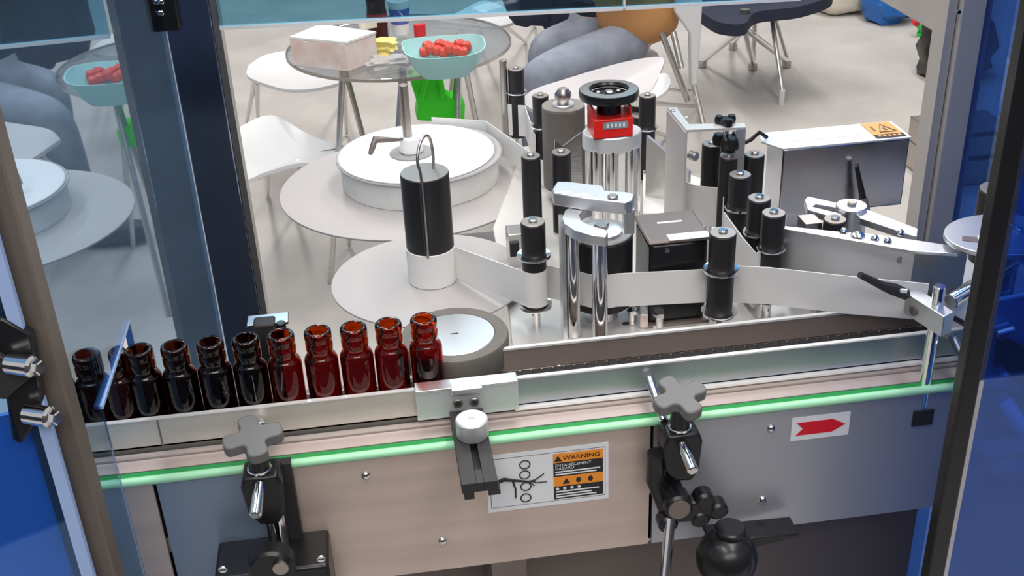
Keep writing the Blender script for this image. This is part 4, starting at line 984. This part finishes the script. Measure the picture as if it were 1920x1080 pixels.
# bowl
bz_ = tz+.004; q = PZ(832, 92, tz+.07); bw = Vector((q.x, q.y, tz))
def bowl_bm():
    bm = bmesh.new(); rings = []
    sx, sy_ = 76*(q-CAM).length/F_PX, .115
    for (k, z) in ((.0, 0), (.58, 0), (.75, .025), (.92, .058), (1.0, .078), (.97, .078), (.88, .055), (.70, .025), (.5, .006), (0, .005)):
        if k == 0: rings.append([bm.verts.new((bw.x, bw.y, tz+z))]); continue
        R_ = []
        for a in range(48):
            th = 2*PI*a/48; c, s = math.cos(th), math.sin(th); e = 1/((abs(c)**3.2+abs(s)**3.2)**(1/3.2))
            R_.append(bm.verts.new((bw.x+sx*k*e*c, bw.y+sy_*k*e*s, tz+z+(.012*k*abs(c)**4 if z > .05 else 0))))
        rings.append(R_)
    for a, b in zip(rings, rings[1:]):
        for k in range(48):
            k2 = (k+1) % 48
            if len(a) == 1: bm.faces.new((a[0], b[k], b[k2]))
            elif len(b) == 1: bm.faces.new((a[k], a[k2], b[0]))
            else: bm.faces.new((a[k], a[k2], b[k2], b[k]))
    bmesh.ops.recalc_face_normals(bm, faces=bm.faces); return bm
o = obj('fruit_bowl', bowl_bm(), 'turquoise', org=tuple(bw)); tag(o, 'turquoise rectangular plastic bowl of red fruit on the glass table', 'bowl')
n = 0
fl_ = ['first from the left', 'second from the left', 'third from the left', 'fourth from the left', 'fifth from the left', 'sixth from the left', 'at the right end']
for k in range(14):
    px = 795+k*6.0; py = 88+(-6 if k % 2 else 2); c = PZ(px, py, tz+.062)
    o = obj('red_fruit', pillow((c.x, c.y, tz+.050+.005*(k % 3)), (.016, .016, .014), k, .05), 'fruit_red', org=(c.x, c.y, tz+.04)); tag(o, 'red fruit in the turquoise bowl, %s from the left in the %s row' % (['first', 'second', 'third', 'fourth', 'fifth', 'sixth', 'seventh'][k//2], 'back' if k % 2 else 'front'), 'fruit', 'red fruit heaped in the turquoise bowl')
# green shopping bag below table
g = PZ(822, 222, 0); t = thing('shopping_bag', 'bright lime green shopping bag hanging under the glass table', 'bag', (g.x, g.y, .0))
gy = tc.y-.10
gp = [PY(x, y, gy) for x, y in ((765, 136), (782, 190), (778, 218), (868, 222), (870, 182), (836, 176), (822, 150), (832, 128))]
bm = slab([(p.x, p.z) for p in gp], gy-.05, gy+.05); obj('bag', bm, 'green_bag', t, bevel=.012)
obj('handle', tube(smooth_path([PY(x, y, gy-.06) for x, y in ((790, 190), (800, 150), (815, 128), (826, 150), (830, 185))], 5), .009, 8), 'green_bag', t)

# chairs
def shell(outline_px, z, lift=None, th=.012, m='chair_white'):
    """seat shell from an outline seen at height z; lift(px,py)->extra height"""
    pts = []
    for (x, y, dz) in outline_px: p = PZ(x, y, z+dz); pts.append(p)
    c = sum(pts, Vector())/len(pts); bm = bmesh.new()
    S = smooth_path(pts+[pts[0]], 5)[:-1]; n = len(S)
    rings_t = []; rings_b = []
    for f, dz in ((1, 0), (.7, -.012), (.35, -.02)):
        rings_t.append([bm.verts.new(c.lerp(p, f)+Vector((0, 0, dz))) for p in S])
        rings_b.append([bm.verts.new(c.lerp(p, f)+Vector((0, 0, dz-th))) for p in S])
    ct = bm.verts.new(c+Vector((0, 0, -.022))); cb_ = bm.verts.new(c+Vector((0, 0, -.022-th)))
    for R_, cc in ((rings_t, ct), (rings_b, cb_)):
        for a, b in zip(R_, R_[1:]):
            for k in range(n): bm.faces.new((a[k], a[(k+1) % n], b[(k+1) % n], b[k]))
        for k in range(n): bm.faces.new((R_[-1][k], R_[-1][(k+1) % n], cc))
    for k in range(n): bm.faces.new((rings_t[0][k], rings_b[0][k], rings_b[0][(k+1) % n], rings_t[0][(k+1) % n]))
    bmesh.ops.recalc_face_normals(bm, faces=bm.faces); return bm, c
def chair(label, outline, z, legs, m='chair_white', extra=None, group='white shell chairs round the glass table'):
    bm, c = shell(outline, z, m=m); t = thing('shell_chair', label, 'chair', (c.x, c.y, 0), group)
    obj('seat', bm, m, t)
    for (ax, ay), (bx_, by_) in legs:
        A2 = PZ(ax, ay, z-.02); B2 = PZ(bx_, by_, .012)
        obj('leg', rod(A2, B2, .0105, 10, r2=.008), 'steel', t)
        fb2 = t
    if extra: extra(t, c)
    return t, c
def backrest(pxs, y0, t, m='chair_white', dy=.02):
    pts = [PY(x, y, y0) for x, y in pxs]; S = smooth_path(pts+[pts[0]], 4)[:-1]
    obj('backrest', slab([(p.x, p.z) for p in S], y0-dy/2, y0+dy/2), m, t)
chair('white shell chair left of the table, seat under the box', ((466, 122, 0), (500, 102, 0), (560, 96, 0), (640, 118, 0), (648, 148, 0), (600, 164, .0), (545, 168, 0), (500, 158, 0), (464, 142, .0)), .45,
      (((478, 150), (462, 232)), ((645, 148), (650, 250)), ((482, 155), (484, 225)), ((640, 130), (642, 190))))
chair('white waisted shell chair next to the rear left post, tapering to the bobbin', ((436, 246, .02), (480, 222, .02), (510, 216, .02), (535, 226, .02), (580, 252, 0), (640, 272, 0), (690, 262, 0), (720, 290, 0), (690, 320, 0), (620, 312, 0), (560, 306, 0), (500, 322, .0), (452, 332, 0)), .45,
      (((500, 318), (502, 365)), ((560, 305), (552, 400)), ((660, 320), (655, 460)), ((700, 290), (700, 330))))
chair('white shell chair at the far side of the table, top of the photo', ((820, 40, .0), (860, 22, .0), (900, 2, .0), (925, 4, 0), (960, 22, 0), (968, 38, 0), (930, 50, 0), (870, 46, 0)), .45,
      (((860, 44), (880, 90)), ((940, 44), (985, 78)), ((900, 45), (905, 95)), ((960, 40), (1003, 48))))
def curl(t, c):
    p = [PZ(x, y, .45+dz) for x, y, dz in ((1232, 135, .0), (1252, 140, .03), (1258, 158, .04), (1245, 172, .03), (1222, 184, .0), (1228, 160, 0))]
    b2, _ = shell([(1228, 140, .02), (1250, 138, .03), (1257, 155, .03), (1245, 174, .02), (1215, 188, .0), (1222, 165, 0)], .53)
    obj('turned_edge', b2, 'chair_white', t)
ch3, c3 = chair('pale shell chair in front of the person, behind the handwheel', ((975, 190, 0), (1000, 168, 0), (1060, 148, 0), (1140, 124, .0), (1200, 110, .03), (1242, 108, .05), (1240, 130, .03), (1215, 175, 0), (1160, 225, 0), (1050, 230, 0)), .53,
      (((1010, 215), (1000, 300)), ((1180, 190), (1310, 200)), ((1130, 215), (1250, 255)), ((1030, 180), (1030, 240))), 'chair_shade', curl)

# person on a chair
pz = .46
hip = PZ(1195, 82, .50); kn1 = PZ(1000, 150, .50); kn2 = PZ(1015, 98, .50)
# chair behind the person (its back edge shows as the white upright)
bk = [PY(x, y, hip.y-.15) for x, y in ((1272, -60), (1318, -60), (1312, 60), (1306, 158), (1292, 160), (1290, 60), (1262, 20))]
t = thing('shell_chair', 'white shell chair whose narrow back edge rises right of the person', 'chair', (hip.x, hip.y, 0), 'white shell chairs round the glass table')
obj('back_edge', slab([(p.x, p.z) for p in bk], hip.y-.17, hip.y-.14), 'chair_white', t, bevel=.008)
obj('seat', prism(ellipse((hip.x-.16, hip.y), .24, .22, 0, 32), pz-.02, pz), 'chair_white', t, bevel=.006)
for a, b in (((1300, 158), (1318, 236)), ((1240, 60), (1290, 190)), ((1262, 60), (1278, 128))):
    obj('leg', rod(PY(*a, hip.y-.15), PY(*b, hip.y-.45 if b[1] > 200 else hip.y-.2), .011, 10), 'steel', t)
obj('stretcher', rod(PY(1245, 165, hip.y-.15), PY(1304, 172, hip.y-.15), .009, 10), 'steel', t)

def skin_mesh(name, verts, edges, radii, m, parent, sub=2, smooth_=True):
    org = Vector(parent['_org'][:]) if parent is not None else Vector()
    me = bpy.data.meshes.new(name); me.from_pydata([tuple(Vector(v)-org) for v in verts], edges, []); me.materials.append(M[m])
    o = bpy.data.objects.new(name, me); COL.objects.link(o)
    if parent is not None: o.parent = parent
    md = o.modifiers.new('skin', 'SKIN'); md.use_smooth_shade = True
    for i, r in enumerate(radii):
        sv = me.skin_vertices[0].data[i]; sv.radius = r if isinstance(r, tuple) else (r, r)
    me.skin_vertices[0].data[0].use_root = True
    s = o.modifiers.new('sub', 'SUBSURF'); s.levels = sub; s.render_levels = sub
    o['_org'] = [org.x, org.y, org.z]
    return o
pr = thing('person', 'seated person in orange tan shirt and grey blue jeans, head out of the photo', 'person', (hip.x, hip.y, 0))
H = Vector((hip.x-.02, hip.y+.0, .54))
U = lambda dx, dy, dz: H+Vector((dx, dy, dz))
k1v, k2v = Vector((kn1.x, kn1.y, .51)), Vector((kn2.x, kn2.y+.02, .51))
a1v, a2v = k1v+Vector((-.02, .05, -.44)), k2v+Vector((.05, .02, -.44))
verts = [H, U(.0, 0, .14), U(-.02, 0, .30), U(-.06, 0, .46), U(-.08, 0, .54), U(-.10, 0, .62), U(-.11, 0, .73), U(-.11, 0, .80),
         U(-.02, -.09, -.01), k1v, a1v, a1v+Vector((-.13, 0, -.03)),
         U(-.02, .09, -.01), k2v, a2v, a2v+Vector((-.13, 0, -.03)),
         U(-.07, -.19, .46), U(-.09, -.22, .24), U(-.24, -.16, .36), U(-.29, -.13, .40),
         U(-.07, .19, .46), U(-.09, .22, .24), U(-.24, .16, .36), U(-.29, .13, .40)]
edges = [(0, 1), (1, 2), (2, 3), (3, 4), (4, 5), (5, 6), (6, 7), (0, 8), (8, 9), (9, 10), (10, 11), (0, 12), (12, 13), (13, 14), (14, 15), (3, 16), (16, 17), (17, 18), (18, 19), (3, 20), (20, 21), (21, 22), (22, 23)]
rad = [.12, .12, .13, .12, .05, .055, .095, .06, .085, .060, .04, .035, .085, .060, .04, .035, .05, .042, .032, .025, .05, .042, .032, .025]
body = skin_mesh('body', verts, edges, rad, 'skin', pr)
jv = [U(0, 0, -.01), U(0, 0, .08), U(-.02, -.085, -.01), (H+Vector((-.02, -.09, 0))).lerp(k1v, .5), k1v, k1v.lerp(a1v, .5), a1v+Vector((0, 0, .05)), U(-.02, .085, -.01), (H+Vector((-.02, .09, 0))).lerp(k2v, .5), k2v, k2v.lerp(a2v, .5), a2v+Vector((0, 0, .05))]
skin_mesh('jeans', jv, [(0, 1), (0, 2), (2, 3), (3, 4), (4, 5), (5, 6), (0, 7), (7, 8), (8, 9), (9, 10), (10, 11)], [.13, .12, .095, .085, .072, .060, .055, .095, .085, .072, .060, .055], 'jeans', pr)['label'] = 'grey blue denim jeans'
sv_ = [U(.03, -.06, -.05), U(.01, -.01, .13), U(-.02, 0, .30), U(-.06, 0, .46), U(-.07, -.19, .45), U(-.09, -.22, .25), U(-.21, -.17, .34), U(-.07, .19, .45), U(-.09, .22, .25), U(-.21, .17, .34)]
skin_mesh('shirt', sv_, [(0, 1), (1, 2), (2, 3), (3, 4), (4, 5), (5, 6), (3, 7), (7, 8), (8, 9)], [.170, .165, .155, .135, .065, .058, .045, .065, .058, .045], 'shirt', pr)['label'] = 'orange tan shirt'
for a in (a1v, a2v): obj('shoe', pillow((a.x-.07, a.y, .045), (.13, .045, .04), 2, .03), 'shoe', pr)
hd = U(-.11, 0, .73); obj('hair', pillow((hd.x+.02, hd.y, hd.z+.05), (.105, .085, .085), 4, .03), 'hair', pr)
for s in (-1, 1):
    hb2 = U(-.29, s*.13, .40)
    for k in range(4):
        v0 = hb2+Vector((-.02, (k-1.5)*.018, 0)); skin_mesh('finger', [v0, v0+Vector((-.035, 0, -.004)), v0+Vector((-.058, 0, -.018))], [(0, 1), (1, 2)], [.009, .008, .007], 'skin', pr, 1)
    v0 = hb2+Vector((.0, -s*.025, 0)); skin_mesh('thumb', [v0, v0+Vector((-.03, -s*.018, -.004)), v0+Vector((-.05, -s*.022, -.012))], [(0, 1), (1, 2)], [.011, .009, .008], 'skin', pr, 1)

# dark jacket hanging left of the person
q = PZ(1045, 20, .62); t = thing('dark_jacket', 'black jacket bundle left of the orange shirt', 'jacket', (q.x, q.y+.25, .45))
obj('bundle', pillow((q.x, q.y+.3, .66), (.16, .14, .17), 8, .12), 'jacket', t); obj('sleeve', pillow((q.x+.08, q.y+.2, .54), (.10, .06, .08), 9, .12), 'jacket', t)
# black seat chair with star legs
s_c = PZ(1385, 18, .45)
t = thing('black_chair', 'black seated chair with crossed chrome legs at the top right', 'chair', (s_c.x, s_c.y, 0))
bm, c = shell(((1296, 8, 0), (1330, -30, 0), (1420, -40, 0), (1540, -30, 0), (1560, -10, .0), (1500, 12, .0), (1420, 22, 0), (1395, 44, 0), (1350, 42, 0), (1320, 26, 0)), .45, th=.05)
obj('seat', bm, 'jacket', t, 'black upholstered seat')
hub_ = PY(1395, 52, s_c.y)
obj('hub', rod(hub_, hub_+Vector((0, 0, .08)), .02, 14), 'post_steel', t)
for b in ((1318, 115), (1475, 115), (1375, 82), (1412, 120)):
    e = PZ(b[0], b[1], .03); obj('leg', rod(hub_, e, .014, 10), 'chrome', t); obj('foot', cyl((e.x, e.y), .022, 0, .03, .003, 16), 'post_steel', t)
obj('post', rod((c.x, c.y, .40), hub_+Vector((0, 0, .05)), .016), 'chrome', t)
# white legged chair in front of it
t = thing('shell_chair', 'chair with slim legs and white rubber tip before the black chair', 'chair', tuple(PZ(1465, 188, 0)), 'white shell chairs round the glass table')
ly = PZ(1465, 190, .0).y+.15
obj('side_pad', slab([(p.x, p.z) for p in [PY(x, y, ly) for x, y in ((1432, -40), (1456, -40), (1456, 18), (1448, 30), (1440, 28), (1434, 14))]], ly-.02, ly+.02), 'chair_white', t, 'white shell edge', bevel=.005)
e = PZ(1465, 196, .0)
obj('leg', rod(PY(1445, 20, ly), (e.x, e.y, .06), .011, 10), 'steel', t); obj('leg_tip', rod((e.x, e.y, .07), (e.x, e.y, 0), .013, 10), 'chair_white', t, 'white rubber tip')
obj('leg', rod(PY(1416, 25, ly), PZ(1412, 124, .0), .011, 10), 'steel', t); obj('leg', rod(PY(1450, 20, ly), PZ(1478, 118, .0), .008, 10), 'post_steel', t)
obj('seat_back', slab([(p.x, p.z) for p in [PY(x, y, ly) for x, y in ((1300, -60), (1456, -60), (1456, -30), (1300, -30))]], ly-.02, ly+.02), 'chair_white', t)

# bags at the top right
def bagq(name, label, px, py, s, m, seed, cat='bag', amp=.14):
    q = PZ(px, py, 0); t = obj(name, pillow((q.x, q.y, s[2]), s, seed, amp), m, org=(q.x, q.y, 0)); tag(t, label, cat); return t, q
bagq('cream_bag', 'cream white bag lying on the floor at the top right', 1575, 22, (.155, .12, .10), 'cream', 11, amp=.06)
bagq('blue_bag', 'crumpled bright blue plastic bag beside the cream bag', 1662, 38, (.125, .13, .11), 'blue_bag', 12, amp=.12)
q = PZ(1775, 142, 0); t = thing('black_bag', 'black glossy bag half hidden by the rear right post', 'bag', (q.x, q.y, 0))
obj('bag', pillow((q.x+.03, q.y, .14), (.17, .12, .145), 13, .10), 'black_bag', t)
obj('bag_neck', pillow((q.x+.03, q.y+.01, .32), (.10, .08, .09), 14, .12), 'black_bag', t)
obj('buckle', rod(PY(1772, 95, q.y-.16), PY(1776, 99, q.y-.16), .008, 10), 'chrome', t)
q = PZ(1735, 60, .02); t = thing('drink_pouch', 'small bright green pouch with red cap beside the black bag', 'pouch', (q.x, q.y, 0))
g1 = PY(1732, 50, q.y); obj('pouch', box((g1.x, g1.y, g1.z), (.055, .05, .07), 0, Matrix.Rotation(-.5, 4, 'Y')), 'green', t, bevel=.006)
g2 = PY(1719, 41, q.y); obj('cap', rod(g2+Vector((-.015, 0, .01)), g2+Vector((.012, 0, -.008)), .022, 14, .003), 'red', t, 'red cap')
obj('stand', cyl((g1.x, g1.y), .03, 0, g1.z-.03), 'green', t)
# stepped grey bin and ring by the post
yb_ = PZ(1745, 330, .0).y
t = thing('storage_bin', 'stepped grey metal bin behind the rear right post', 'bin', tuple(PZ(1750, 330, 0)))
for k, (x0b, z0b, z1b) in enumerate(((1722, 330, 280), (1728, 280, 236))):
    p0 = PY(x0b, z0b, yb_); p1 = PY(x0b, z1b, yb_); z0v = max(0, p0.z)
    obj('tray', bb(p0.x, p0.x+.30, yb_-.12, yb_+.12, max(0, p0.z), p1.z-.004), 'post_steel', t, bevel=.003)
    obj('rim', bb(p0.x+.02, p0.x+.28, yb_-.13, yb_-.11, p1.z-.010, p1.z), 'print_black', t)
cq_ = PZ(1756, 204, .006); yb_ = cq_.y
t = obj('wire_ring', tube([(cq_.x+.035*math.cos(a*PI/12), yb_+.035*math.sin(a*PI/12), cq_.z) for a in range(24)], .004, 8, True), 'post_steel', org=(cq_.x, yb_, cq_.z)); tag(t, 'thin wire ring on the floor behind the rear right post', 'ring')
for o in bpy.data.objects:
    if '_org' in o: del o['_org']
